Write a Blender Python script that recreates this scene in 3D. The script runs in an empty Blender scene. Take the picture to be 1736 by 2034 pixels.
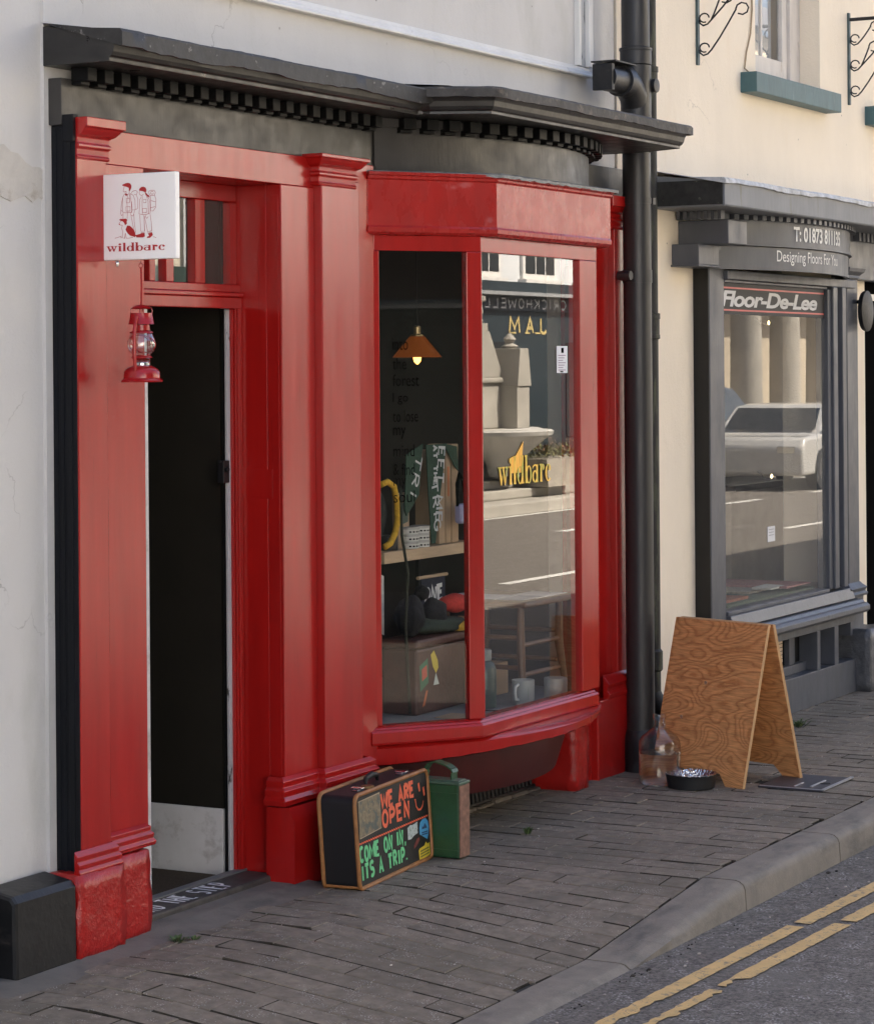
import bpy, bmesh, math, random
from mathutils import Vector, Matrix
from math import radians as rad, sin, cos, pi, sqrt, atan2
random.seed(7)
S = bpy.context.scene
COL = S.collection

# ------------------------------------------------------------------ camera
TH = rad(28.65); ROLL = rad(.45)
CAM = Vector((0, -4.54, 1.735))
fw = Vector((cos(TH), sin(TH), 0)); rt = Vector((sin(TH), -cos(TH), 0)); zz = Vector((0, 0, 1))
R_ = rt * cos(ROLL) - zz * sin(ROLL); U_ = rt * sin(ROLL) + zz * cos(ROLL)
cd = bpy.data.cameras.new('camera'); cam = bpy.data.objects.new('camera', cd); COL.objects.link(cam)
cam.matrix_world = Matrix(((R_.x, U_.x, -fw.x, CAM.x), (R_.y, U_.y, -fw.y, CAM.y), (R_.z, U_.z, -fw.z, CAM.z), (0, 0, 0, 1)))
cd.sensor_fit = 'HORIZONTAL'; cd.sensor_width = 36; cd.lens = 36 * 5000 / 1736
cd.shift_x = 0; cd.shift_y = -284 / 1736
cd.clip_start = .1; cd.clip_end = 2000
S.camera = cam

# ------------------------------------------------------------------ sky and sun (sun stands behind the shop, the pavement lies in its shade)
SUN_EL, SUN_AZ = rad(50), rad(18)
W = bpy.data.worlds.new('World'); S.world = W; W.use_nodes = True
nt = W.node_tree; bg = nt.nodes['Background']
sky = nt.nodes.new('ShaderNodeTexSky'); sky.sky_type = 'NISHITA'; sky.sun_disc = False
sky.sun_elevation = SUN_EL; sky.sun_rotation = SUN_AZ; sky.air_density = .7; sky.dust_density = 4.0; sky.ozone_density = .2
nt.links.new(sky.outputs[0], bg.inputs[0]); bg.inputs[1].default_value = .085
sd = bpy.data.lights.new('sun', 'SUN'); so = bpy.data.objects.new('sun', sd); COL.objects.link(so)
sd.energy = 5.0; sd.angle = rad(.5); sd.color = (1, .89, .74)
tosun = Vector((sin(SUN_AZ) * cos(SUN_EL), cos(SUN_AZ) * cos(SUN_EL), sin(SUN_EL)))
so.rotation_euler = (-tosun).to_track_quat('-Z', 'Y').to_euler(); so.location = tosun * 60
S.view_settings.view_transform = 'Standard'; S.view_settings.look = 'None'
S.view_settings.gamma = 1; S.view_settings.exposure = 2.5
S.render.engine = 'CYCLES'
S.cycles.use_denoising = True
S.cycles.max_bounces = 10; S.cycles.diffuse_bounces = 4; S.cycles.glossy_bounces = 4; S.cycles.transparent_max_bounces = 12
S.cycles.sample_clamp_indirect = 6

# ------------------------------------------------------------------ materials
def N(m, t, **k):
    n = m.node_tree.nodes.new(t)
    for a, b in k.items(): setattr(n, a, b)
    return n
def L(m, a, b): m.node_tree.links.new(a, b)
def mat(name, col, rough=.5, var=.12, vs=(6, 6, 6), spec=.5, metal=0., bump=0., bs=(60, 60, 60), coat=0., rvar=.0, stain=None, stain_s=3., stain_t=(.55, .7), detail=5, emit=None, es=0., isl=0., bump2=0., bs2=(8, 8, 8), coatr=.1, speck=None, speck_s=250, speck_t=.3):
    m = bpy.data.materials.new(name); m.use_nodes = True
    b = m.node_tree.nodes['Principled BSDF']
    tc = N(m, 'ShaderNodeTexCoord')
    geo = N(m, 'ShaderNodeNewGeometry')
    def noise(scale, det=detail, rough_=.6):
        mp = N(m, 'ShaderNodeMapping'); mp.inputs['Scale'].default_value = scale
        L(m, tc.outputs['Object'], mp.inputs[0])
        n = N(m, 'ShaderNodeTexNoise'); n.inputs['Scale'].default_value = 1; n.inputs['Detail'].default_value = det; n.inputs['Roughness'].default_value = rough_
        L(m, mp.outputs[0], n.inputs['Vector']); return n
    def mix(f, a, c2):
        x = N(m, 'ShaderNodeMix', data_type='RGBA')
        if hasattr(f, 'links'): L(m, f, x.inputs[0])
        else: x.inputs[0].default_value = f
        for q, i in ((a, 6), (c2, 7)):
            if hasattr(q, 'links'): L(m, q, x.inputs[i])
            else: x.inputs[i].default_value = (*q[:3], 1)
        return x.outputs[2]
    lo = [c * (1 - var) for c in col]; hi = [min(1, c * (1 + var)) for c in col]
    n1 = noise(vs)
    r = N(m, 'ShaderNodeMapRange'); L(m, n1.outputs[0], r.inputs[0]); r.inputs[1].default_value = .3; r.inputs[2].default_value = .7
    c = mix(r.outputs[0], lo, hi)
    if isl:
        x = N(m, 'ShaderNodeMapRange'); L(m, geo.outputs['Random Per Island'], x.inputs[0]); x.inputs[3].default_value = 1 - isl; x.inputs[4].default_value = 1 + isl
        h = N(m, 'ShaderNodeHueSaturation'); L(m, c, h.inputs['Color']); L(m, x.outputs[0], h.inputs['Value'])
        c = h.outputs[0]
    if stain:
        n2 = noise((stain_s,) * 3 if not hasattr(stain_s, '__len__') else stain_s, 8, .65)
        r2 = N(m, 'ShaderNodeMapRange'); L(m, n2.outputs[0], r2.inputs[0]); r2.inputs[1].default_value = stain_t[0]; r2.inputs[2].default_value = stain_t[1]
        c = mix(r2.outputs[0], c, stain)
    if speck:
        v = N(m, 'ShaderNodeTexVoronoi'); v.inputs['Scale'].default_value = speck_s; L(m, tc.outputs['Object'], v.inputs['Vector'])
        r3 = N(m, 'ShaderNodeMapRange'); L(m, v.outputs['Distance'], r3.inputs[0]); r3.inputs[1].default_value = speck_t; r3.inputs[2].default_value = speck_t * .6
        n5 = noise((speck_s * .11,) * 3, 2); r5 = N(m, 'ShaderNodeMapRange'); L(m, n5.outputs[0], r5.inputs[0]); r5.inputs[1].default_value = .5; r5.inputs[2].default_value = .62
        mm = N(m, 'ShaderNodeMath', operation='MULTIPLY'); L(m, r3.outputs[0], mm.inputs[0]); L(m, r5.outputs[0], mm.inputs[1])
        c = mix(mm.outputs[0], c, speck)
    if hasattr(c, 'links'): L(m, c, b.inputs['Base Color'])
    b.inputs['Roughness'].default_value = rough
    if rvar:
        n4 = noise(tuple(q * 1.7 for q in vs)); r4 = N(m, 'ShaderNodeMapRange'); L(m, n4.outputs[0], r4.inputs[0]); r4.inputs[1].default_value = .3; r4.inputs[2].default_value = .7
        r4.inputs[3].default_value = max(.02, rough - rvar); r4.inputs[4].default_value = min(1, rough + rvar); L(m, r4.outputs[0], b.inputs['Roughness'])
    b.inputs['Specular IOR Level'].default_value = spec; b.inputs['Metallic'].default_value = metal
    b.inputs['Coat Weight'].default_value = coat; b.inputs['Coat Roughness'].default_value = coatr
    if bump or bump2:
        prev = None
        for st, sc in ((bump2, bs2), (bump, bs)):
            if not st: continue
            n3 = noise(sc, 4); bp = N(m, 'ShaderNodeBump'); bp.inputs['Strength'].default_value = 1; bp.inputs['Distance'].default_value = st
            L(m, n3.outputs[0], bp.inputs['Height'])
            if prev: L(m, prev, bp.inputs['Normal'])
            prev = bp.outputs[0]
        L(m, prev, b.inputs['Normal'])
    if emit:
        b.inputs['Emission Color'].default_value = (*emit, 1); b.inputs['Emission Strength'].default_value = es
    return m
def glass_mat(name, f0=.08, tint=(1, 1, 1), power=4., rough=.0, dirt=0.):
    m = bpy.data.materials.new(name); m.use_nodes = True; nt = m.node_tree
    nt.nodes.remove(nt.nodes['Principled BSDF']); out = nt.nodes['Material Output']
    g = N(m, 'ShaderNodeNewGeometry'); d = N(m, 'ShaderNodeVectorMath', operation='DOT_PRODUCT')
    L(m, g.outputs['Normal'], d.inputs[0]); L(m, g.outputs['Incoming'], d.inputs[1])
    a = N(m, 'ShaderNodeMath', operation='ABSOLUTE'); L(m, d.outputs['Value'], a.inputs[0])
    o = N(m, 'ShaderNodeMath', operation='SUBTRACT'); o.inputs[0].default_value = 1; L(m, a.outputs[0], o.inputs[1])
    p = N(m, 'ShaderNodeMath', operation='POWER'); L(m, o.outputs[0], p.inputs[0]); p.inputs[1].default_value = power
    f = N(m, 'ShaderNodeMapRange'); L(m, p.outputs[0], f.inputs[0]); f.inputs[3].default_value = f0; f.inputs[4].default_value = 1
    t = N(m, 'ShaderNodeBsdfTransparent'); t.inputs[0].default_value = (*tint, 1)
    gl = N(m, 'ShaderNodeBsdfGlossy'); gl.inputs['Roughness'].default_value = rough
    mx = N(m, 'ShaderNodeMixShader'); L(m, f.outputs[0], mx.inputs[0]); L(m, t.outputs[0], mx.inputs[1]); L(m, gl.outputs[0], mx.inputs[2])
    if dirt:  # even diffuse veil painted over the glass as haze
        df = N(m, 'ShaderNodeBsdfDiffuse'); df.inputs[0].default_value = (.6, .6, .58, 1); m2 = N(m, 'ShaderNodeMixShader'); m2.inputs[0].default_value = dirt
        L(m, mx.outputs[0], m2.inputs[1]); L(m, df.outputs[0], m2.inputs[2]); mx = m2
    L(m, mx.outputs[0], out.inputs[0]); return m

RED = mat('red_gloss_paint', (.355, .0090, .0074), .22, .12, (14, 14, 1.6), spec=.62, bump=.0005, bs=(60, 60, 3), bump2=.0012, bs2=(6, 6, 2), rvar=.05, stain=(.12, .004, .004), stain_s=(85, 85, 2.2), stain_t=(.665, .72))
REDROUGH = mat('red_paint_on_stone', (.36, .012, .010), .32, .12, (20, 20, 20), bump=.0022, bs=(80, 80, 80), bump2=.009, bs2=(13, 13, 13), stain=(.50, .06, .05), stain_s=60, stain_t=(.72, .85))
REDFADE = mat('red_paint_faded', (.38, .018, .015), .28, .12, (10, 10, 5), bump=.001, bs=(30, 30, 8), rvar=.08, stain=(.55, .24, .24), stain_s=(7, 7, 9), stain_t=(.60, .9))
CORN = mat('cornice_charcoal_gloss', (.020, .019, .018), .36, .3, (9, 9, 14), bump=.001, bs=(30, 30, 30), rvar=.1)
DENT = mat('dentil_black_paint', (.006, .006, .006), .5, .4, (30, 30, 30), spec=.2)
BLACK = mat('black_gloss_paint', (.010, .010, .010), .38, .25, (10, 10, 10), bump=.0012, bs=(40, 40, 12), rvar=.08, spec=.4)
GREYB = mat('charcoal_paint', (.039, .0365, .034), .42, .18, (8, 8, 8), bump=.001, bs=(45, 45, 10), rvar=.1, stain=(.075, .07, .064), stain_s=4, stain_t=(.55, .8))
NAVY = mat('blue_black_paint', (.0035, .0045, .007), .45, spec=.25, var=.3) if 0 else mat('blue_black_paint', (.0035, .0045, .007), .45, .3, (12, 12, 3), bump=.0015, bs=(60, 60, 10), spec=.25)
LEAD = mat('lead_sheet', (.026, .025, .024), .55, .35, (25, 25, 25), bump=.002, bs=(30, 30, 30), stain=(.30, .29, .27), stain_s=30, stain_t=(.62, .72))
LEADL = mat('pale_lead_sheet', (.50, .51, .52), .55, .25, (20, 20, 20), bump=.0025, bs=(30, 30, 30), stain=(.12, .12, .10), stain_s=14, stain_t=(.55, .75))
PLASTIC = mat('charcoal_pipe_plastic', (.020, .020, .021), .42, .15, (8, 8, 3), bump=.0004, bs=(50, 50, 50), rvar=.08)
IRON = mat('black_iron', (.008, .008, .009), .5, .3, (25, 25, 25), bump=.0015, bs=(50, 50, 50), stain=(.045, .04, .03), stain_s=30, stain_t=(.62, .75))
MOSSY = mat('mossy_black_pipe', (.012, .012, .011), .6, .3, (20, 20, 8), bump=.001, bs=(60, 60, 60), stain=(.055, .06, .035), stain_s=(30, 30, 5), stain_t=(.5, .62))

def wall_mat(name, col, dirty, crack=.5, pitch=.62):
    m = mat(name, col, .78, .05, (1.7, 1.7, 1.0), spec=.25, bump=.0018, bs=(90, 90, 90), bump2=.012, bs2=(3.2, 3.2, 2.2), stain=dirty, stain_s=(2.6, 2.6, 1.1), stain_t=(.56, .92), detail=8)
    b = m.node_tree.nodes['Principled BSDF']; src = b.inputs['Base Color'].links[0].from_socket
    tc = N(m, 'ShaderNodeTexCoord'); nz = N(m, 'ShaderNodeTexNoise'); nz.inputs['Scale'].default_value = 5; nz.inputs['Detail'].default_value = 6
    L(m, tc.outputs['Object'], nz.inputs['Vector'])
    ad = N(m, 'ShaderNodeMixRGB', blend_type='ADD'); ad.inputs[0].default_value = .35
    L(m, tc.outputs['Object'], ad.inputs[1]); L(m, nz.outputs['Color'], ad.inputs[2])
    v = N(m, 'ShaderNodeTexVoronoi', feature='DISTANCE_TO_EDGE'); v.inputs['Scale'].default_value = 1.3; L(m, ad.outputs[0], v.inputs['Vector'])
    r = N(m, 'ShaderNodeMapRange'); L(m, v.outputs['Distance'], r.inputs[0]); r.inputs[1].default_value = .004; r.inputs[2].default_value = .0; 
    n2 = N(m, 'ShaderNodeTexNoise'); n2.inputs['Scale'].default_value = 1.4; L(m, tc.outputs['Object'], n2.inputs['Vector'])
    r2 = N(m, 'ShaderNodeMapRange'); L(m, n2.outputs[0], r2.inputs[0]); r2.inputs[1].default_value = pitch - .06; r2.inputs[2].default_value = pitch; r2.inputs[4].default_value = crack
    mu = N(m, 'ShaderNodeMath', operation='MULTIPLY'); L(m, r.outputs[0], mu.inputs[0]); L(m, r2.outputs[0], mu.inputs[1])
    # tiny pits and specks
    vv = N(m, 'ShaderNodeTexVoronoi'); vv.inputs['Scale'].default_value = 9; L(m, tc.outputs['Object'], vv.inputs['Vector'])
    r3 = N(m, 'ShaderNodeMapRange'); L(m, vv.outputs['Distance'], r3.inputs[0]); r3.inputs[1].default_value = .055; r3.inputs[2].default_value = .03
    n4 = N(m, 'ShaderNodeTexNoise'); n4.inputs['Scale'].default_value = 2.7; L(m, tc.outputs['Object'], n4.inputs['Vector'])
    r5 = N(m, 'ShaderNodeMapRange'); L(m, n4.outputs[0], r5.inputs[0]); r5.inputs[1].default_value = .52; r5.inputs[2].default_value = .6; r5.inputs[4].default_value = .7
    mu2 = N(m, 'ShaderNodeMath', operation='MULTIPLY'); L(m, r3.outputs[0], mu2.inputs[0]); L(m, r5.outputs[0], mu2.inputs[1])
    mxx = N(m, 'ShaderNodeMath', operation='MAXIMUM'); L(m, mu.outputs[0], mxx.inputs[0]); L(m, mu2.outputs[0], mxx.inputs[1])
    x = N(m, 'ShaderNodeMix', data_type='RGBA'); L(m, mxx.outputs[0], x.inputs[0]); L(m, src, x.inputs[6]); x.inputs[7].default_value = (.13, .115, .10, 1)
    L(m, x.outputs[2], b.inputs['Base Color']); return m
WHITEWALL = wall_mat('white_lime_render', (.61, .595, .57), (.43, .43, .38), .7, .56)
CREAMWALL = wall_mat('cream_render', (.85, .75, .60), (.80, .66, .48), .35, .66)
PATCHR = mat('bare_grey_render', (.56, .53, .48), .85, .12, (9, 9, 9), bump=.004, bs=(50, 50, 50), stain=(.33, .28, .22), stain_s=9, stain_t=(.55, .7))
WHITEP = mat('white_paint', (.70, .69, .66), .4, .06, (8, 8, 3), bump=.0006, bs=(40, 40, 10), stain=(.42, .40, .37), stain_s=(12, 12, 4), stain_t=(.62, .8))
OFFW = mat('grey_white_door_paint', (.60, .59, .58), .45, .08, (6, 6, 6), bump=.0006, bs=(30, 30, 30), stain=(.22, .19, .16), stain_s=9, stain_t=(.54, .78))
SIGNW = mat('white_sign_board', (.90, .88, .85), .35, .03, (5, 5, 5), bump=.0003, bs=(30, 30, 30))
SIGNRED = mat('sign_red_ink', (.42, .02, .02), .5, .08)
TEAL = mat('teal_sill_paint', (.055, .12, .13), .5, .18, (12, 12, 5), bump=.0012, bs=(70, 70, 12), stain=(.16, .24, .24), stain_s=(30, 30, 8), stain_t=(.6, .8))
GREYSHOP = mat('slate_grey_paint', (.090, .095, .108), .40, .12, (8, 8, 4), bump=.0009, bs=(40, 40, 8), rvar=.1, spec=.3)
GREYSHOP2 = mat('slate_grey_paint_weathered', (.17, .18, .195), .5, .12, (8, 8, 4), bump=.001, bs=(40, 40, 8), stain=(.10, .085, .05), stain_s=(14, 14, 3), stain_t=(.62, .78))
STONEGREY = mat('grey_painted_stone', (.085, .085, .088), .5, .3, (20, 20, 20), bump=.006, bs=(50, 50, 50), bump2=.01, bs2=(15, 15, 15), coat=.2)
GLASS = glass_mat('window_glass', .045, (.98, .985, .98), 3.0, dirt=.003)
GLASSD = glass_mat('door_glass', .05, (.9, .9, .9), 5.0)
LAMPGLASS = glass_mat('lantern_glass', .16, (.93, .95, .95), 2.2)
JUGGLASS = glass_mat('jug_glass', .07, (.90, .92, .92), 2.4)
WATER = bpy.data.materials.new('water'); WATER.use_nodes = True; _b = WATER.node_tree.nodes['Principled BSDF']; _b.inputs['Transmission Weight'].default_value = 1; _b.inputs['IOR'].default_value = 1.2; _b.inputs['Roughness'].default_value = 0; _b.inputs['Base Color'].default_value = (.95, .93, .9, 1)
DARK = mat('dark_interior', (.012, .011, .010), .8, .2)
ROOMW = mat('dim_room_plaster', (.05, .045, .04), .8, .2, (2, 2, 2))
CHROME = mat('polished_steel', (.62, .62, .62), .18, .05, metal=1)
LANTRED = mat('lantern_red_enamel', (.33, .008, .009), .2, .08, (20, 20, 20))
def words(*a): return ' '.join(a)

# ------------------------------------------------------------------ mesh helpers
def wloc(o):
    v = Vector((0, 0, 0))
    while o: v += o.location; o = o.parent
    return v
class MB:
    def __init__(s): s.bm = bmesh.new()
    def face(s, pts):
        try: return s.bm.faces.new([s.bm.verts.new(p) for p in pts])
        except ValueError: return None
    def box(s, x0, x1, y0, y1, z0, z1):
        v = [s.bm.verts.new(p) for p in ((x0, y0, z0), (x1, y0, z0), (x1, y1, z0), (x0, y1, z0), (x0, y0, z1), (x1, y0, z1), (x1, y1, z1), (x0, y1, z1))]
        for f in ((0, 3, 2, 1), (4, 5, 6, 7), (0, 1, 5, 4), (1, 2, 6, 5), (2, 3, 7, 6), (3, 0, 4, 7)): s.bm.faces.new([v[i] for i in f])
        return s
    def prism(s, pts, a, b, f=None):
        """pts 2-D outline, f maps (u, v, w) to 3-D; extruded from w=a to w=b"""
        f = f or (lambda u, v, w: (u, v, w))
        A = [s.bm.verts.new(f(u, v, a)) for u, v in pts]; B = [s.bm.verts.new(f(u, v, b)) for u, v in pts]
        n = len(pts)
        s.bm.faces.new(A[::-1]); s.bm.faces.new(B)
        for i in range(n): s.bm.faces.new((A[i], A[(i + 1) % n], B[(i + 1) % n], B[i]))
        return s
    def sweep(s, prof, path, caps=True, closed=True):
        """prof: (out, z) closed outline; path: (x, y); out is to the right of travel"""
        n = len(path); rings = []
        P = [Vector(p) for p in path]
        for i in range(n):
            d0 = (P[i] - P[i - 1]).normalized() if i else (P[1] - P[0]).normalized()
            d1 = (P[i + 1] - P[i]).normalized() if i < n - 1 else d0
            n0 = Vector((d0.y, -d0.x)); n1 = Vector((d1.y, -d1.x)); m = n0 + n1
            m = m / max(.2, m.dot(n0)) if m.length > 1e-6 else n0
            rings.append([s.bm.verts.new((P[i].x + m.x * o, P[i].y + m.y * o, z)) for o, z in prof])
        k = len(prof)
        for i in range(n - 1):
            for j in range(k if closed else k - 1):
                a, b = rings[i], rings[i + 1]
                s.bm.faces.new((a[j], a[(j + 1) % k], b[(j + 1) % k], b[j]))
        if caps and closed:
            s.bm.faces.new(rings[0][::-1]); s.bm.faces.new(rings[-1])
        return s
    def tube(s, pts, r, seg=10, caps=True, closed=False, flat=None):
        P = [Vector(p) for p in pts]; n = len(P); rings = []
        up = None
        for i in range(n):
            a = P[i - 1] if (i or closed) else P[i]; b = P[(i + 1) % n] if (i < n - 1 or closed) else P[i]
            t = (b - a).normalized()
            if up is None:
                up = Vector((0, 0, 1)) if abs(t.z) < .9 else Vector((1, 0, 0))
            u = (up - t * up.dot(t)).normalized(); w = t.cross(u); up = u
            ri = r[i] if hasattr(r, '__len__') else r
            rings.append([s.bm.verts.new(P[i] + u * ri * cos(2 * pi * k / seg) + w * ri * sin(2 * pi * k / seg)) for k in range(seg)])
        for i in range(n if closed else n - 1):
            a, b = rings[i], rings[(i + 1) % n]
            for k in range(seg): s.bm.faces.new((a[k], a[(k + 1) % seg], b[(k + 1) % seg], b[k]))
        if caps and not closed: s.bm.faces.new(rings[0][::-1]); s.bm.faces.new(rings[-1])
        return s
    def lathe(s, prof, c=(0, 0, 0), seg=28, axis='z', sx=1, sy=1, cap=True):
        rings = []
        f = (lambda a, r, h: (c[0] + r * cos(a) * sx, c[1] + r * sin(a) * sy, c[2] + h)) if axis == 'z' else ((lambda a, r, h: (c[0] + h, c[1] + r * cos(a), c[2] + r * sin(a))) if axis == 'x' else (lambda a, r, h: (c[0] + r * cos(a), c[1] + h, c[2] + r * sin(a))))
        for r, h in prof: rings.append([s.bm.verts.new(f(2 * pi * k / seg, max(r, 1e-4), h)) for k in range(seg)])
        for a, b in zip(rings, rings[1:]):
            for k in range(seg): s.bm.faces.new((a[k], a[(k + 1) % seg], b[(k + 1) % seg], b[k]))
        if cap: s.bm.faces.new(rings[0][::-1]); s.bm.faces.new(rings[-1])
        return s
    def ribbon(s, pts, w, f, lvl=0., close=False):
        """flat stroke of width w (number or list) through 2-D pts; f maps (u, v, h)"""
        P = [Vector(p) for p in pts]; n = len(P); l = []; r = []
        for i in range(n):
            a = P[i - 1] if (i or close) else P[i]; b = P[(i + 1) % n] if (i < n - 1 or close) else P[i]
            d = b - a
            if d.length < 1e-9: d = Vector((1, 0))
            d.normalize(); nn = Vector((-d.y, d.x)); wi = (w[i] if hasattr(w, '__len__') else w) / 2
            if 0 < i < n - 1:
                d0 = (P[i] - P[i - 1]).normalized(); cs = max(.5, abs(Vector((-d0.y, d0.x)).dot(nn))); wi = wi / cs
            l.append(s.bm.verts.new(f(*(P[i] + nn * wi), lvl))); r.append(s.bm.verts.new(f(*(P[i] - nn * wi), lvl)))
        for i in range(n if close else n - 1):
            j = (i + 1) % n; s.bm.faces.new((l[i], l[j], r[j], r[i]))
        return s
    def poly(s, pts, f, lvl=0.):
        s.bm.faces.new([s.bm.verts.new(f(u, v, lvl)) for u, v in pts]); return s
    def build(s, name, m, parent=None, bevel=0, smooth=False, local=False, seg=2, recalc=True, jitter=0):
        if jitter:
            for v in s.bm.verts: v.co += Vector((random.uniform(-1, 1), random.uniform(-1, 1), random.uniform(-1, 1))) * jitter
        if recalc: bmesh.ops.recalc_face_normals(s.bm, faces=s.bm.faces)
        me = bpy.data.meshes.new(name)
        if parent and not local: bmesh.ops.translate(s.bm, verts=s.bm.verts, vec=-wloc(parent))
        s.bm.to_mesh(me); s.bm.free()
        o = bpy.data.objects.new(name, me); COL.objects.link(o); o.parent = parent
        for q in (m if isinstance(m, (list, tuple)) else [m]): me.materials.append(q)
        if smooth:
            for p in me.polygons: p.use_smooth = True
            if smooth != 'all':
                me.set_sharp_from_angle(angle=rad(38))
        if bevel:
            b = o.modifiers.new('bevel', 'BEVEL'); b.width = bevel; b.segments = seg; b.limit_method = 'ANGLE'; b.angle_limit = rad(40)
        return o
def tag(o, label=None, cat=None, group=None, kind=None):
    if label: o['label'] = label
    if cat: o['category'] = cat
    if group: o['group'] = group
    if kind: o['kind'] = kind
    return o
def thing(name, label, cat, loc=(0, 0, 0), rotz=0, group=None):
    o = bpy.data.objects.new(name, None); COL.objects.link(o); o.location = loc; o.rotation_euler = (0, 0, rotz)
    o.empty_display_size = .1
    return tag(o, label, cat, group)
def structure(o): o['kind'] = 'structure'; return o
def kids(o): return [c for c in bpy.data.objects if c.parent == o]
def dup(root, loc, rotz=None, label=None):
    r = root.copy(); COL.objects.link(r); r.location = loc
    if rotz is not None: r.rotation_euler = (0, 0, rotz)
    if label: r['label'] = label
    for ch in kids(root):
        if ch is r: continue
        c = ch.copy(); COL.objects.link(c); c.parent = r
        for g in kids(ch):
            d = g.copy(); COL.objects.link(d); d.parent = c
    return r
def frame(O, ex, n, ez=(0, 0, 1)):
    O, ex, n, ez = Vector(O), Vector(ex).normalized(), Vector(n).normalized(), Vector(ez).normalized()
    return lambda u, v, h=0: O + ex * u + ez * v + n * h
_fc = 0
def text(name, body, f, box, m, parent=None, depth=.0015, bold=0., shear=0., local=False, lift=.0025, space=1.):
    """sans lettering fitted in box (u0, v0, u1, v1) of the surface map f"""
    cu = bpy.data.curves.new('text', 'FONT'); cu.body = body; cu.size = 1; cu.offset = bold; cu.shear = shear; cu.space_character = space; cu.resolution_u = 4
    o = bpy.data.objects.new('text', cu); COL.objects.link(o)
    dg = bpy.context.evaluated_depsgraph_get(); me = bpy.data.meshes.new_from_object(o.evaluated_get(dg))
    bpy.data.objects.remove(o); bpy.data.curves.remove(cu)
    bm = bmesh.new(); bm.from_mesh(me); bpy.data.meshes.remove(me)
    xs = [v.co.x for v in bm.verts]; ys = [v.co.y for v in bm.verts]
    x0, x1, y0, y1 = min(xs), max(xs), min(ys), max(ys)
    for v in bm.verts:
        u = box[0] + (v.co.x - x0) / (x1 - x0) * (box[2] - box[0]); w = box[1] + (v.co.y - y0) / (y1 - y0) * (box[3] - box[1])
        v.co = f(u, w, lift)
    q = MB(); q.bm.free(); q.bm = bm
    return q.build(name, m, parent, local=local, recalc=False)

# hand-painted capitals as strokes in a unit box
def arc(cx, cy, rx, ry, a0, a1, n=9): return [(cx + rx * cos(rad(a0 + (a1 - a0) * i / n)), cy + ry * sin(rad(a0 + (a1 - a0) * i / n))) for i in range(n + 1)]
HAND = {
 'W': [[(0, 1), (.22, 0), (.5, .72), (.78, 0), (1, 1)]], 'E': [[(.85, 1), (.05, 1), (.05, 0), (.85, 0)], [(.05, .52), (.7, .52)]],
 'A': [[(0, 0), (.45, 1), (.92, 0)], [(.18, .34), (.74, .34)]], 'R': [[(.08, 0), (.08, 1)], [(.08, .98)] + arc(.42, .74, .42, .25, 80, -80) + [(.08, .48)], [(.35, .5), (.92, 0)]],
 'O': [arc(.5, .5, .45, .5, 90, 450, 18)], 'P': [[(.08, 0), (.08, 1)], [(.08, .98)] + arc(.42, .72, .46, .27, 80, -80) + [(.08, .44)]],
 'N': [[(.05, 0), (.08, 1), (.85, 0), (.88, 1)]], 'C': [arc(.55, .5, .5, .5, 50, 310, 14)], 'M': [[(.0, 0), (.12, 1), (.5, .3), (.88, 1), (1, 0)]],
 'I': [[(.5, 1), (.5, 0)]], 'T': [[(0, .97), (1, .97)], [(.5, .97), (.5, 0)]], 'S': [[(.86, .86)] + arc(.5, .74, .4, .26, 60, 250, 8) + arc(.48, .26, .42, .26, 90, -140, 9)],
 ',': [[(.5, .12), (.35, -.18)]], '.': [[(.4, .0), (.4, .12)]], 'H': [[(.05, 0), (.05, 1)], [(.88, 0), (.88, 1)], [(.05, .5), (.88, .5)]],
 'G': [arc(.52, .5, .48, .5, 50, 320, 14) + [(.92, .42), (.55, .42)]], 'D': [[(.08, 0), (.08, 1)], [(.08, .98)] + arc(.3, .5, .6, .48, 85, -85, 10) + [(.08, .02)]],
 'J': [[(.8, 1), (.8, .25)] + arc(.45, .25, .35, .25, 0, -170, 8)], 'K': [[(.08, 0), (.08, 1)], [(.9, 1), (.1, .45)], [(.3, .55), (.95, 0)]], 'L': [[(.08, 1), (.08, 0), (.85, 0)]],
}
WID = {'I': .35, ',': .4, '.': .4, 'M': 1.15, 'W': 1.2, ' ': .6}
def hand(q, s_, f, box, w, jit=.0, lvl0=.0015, gap=.28):
    tot = sum(WID.get(c, .85) for c in s_) + gap * (len(s_) - 1); x = 0; sx = (box[2] - box[0]) / tot; hh = box[3] - box[1]; k = 0
    for c in s_:
        cw = WID.get(c, .85)
        if c != ' ':
            dy = random.uniform(-jit, jit) * hh; sl = random.uniform(-jit, jit)
            for st in HAND[c]:
                pts = [(box[0] + sx * (x + (px + sl * py * .5) * cw), box[1] + dy + py * hh) for px, py in st]
                q.ribbon(pts, w * (1 + random.uniform(-jit, jit) * 2), f, lvl0 + .00012 * (k % 7)); k += 1
        x += cw + gap
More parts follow.
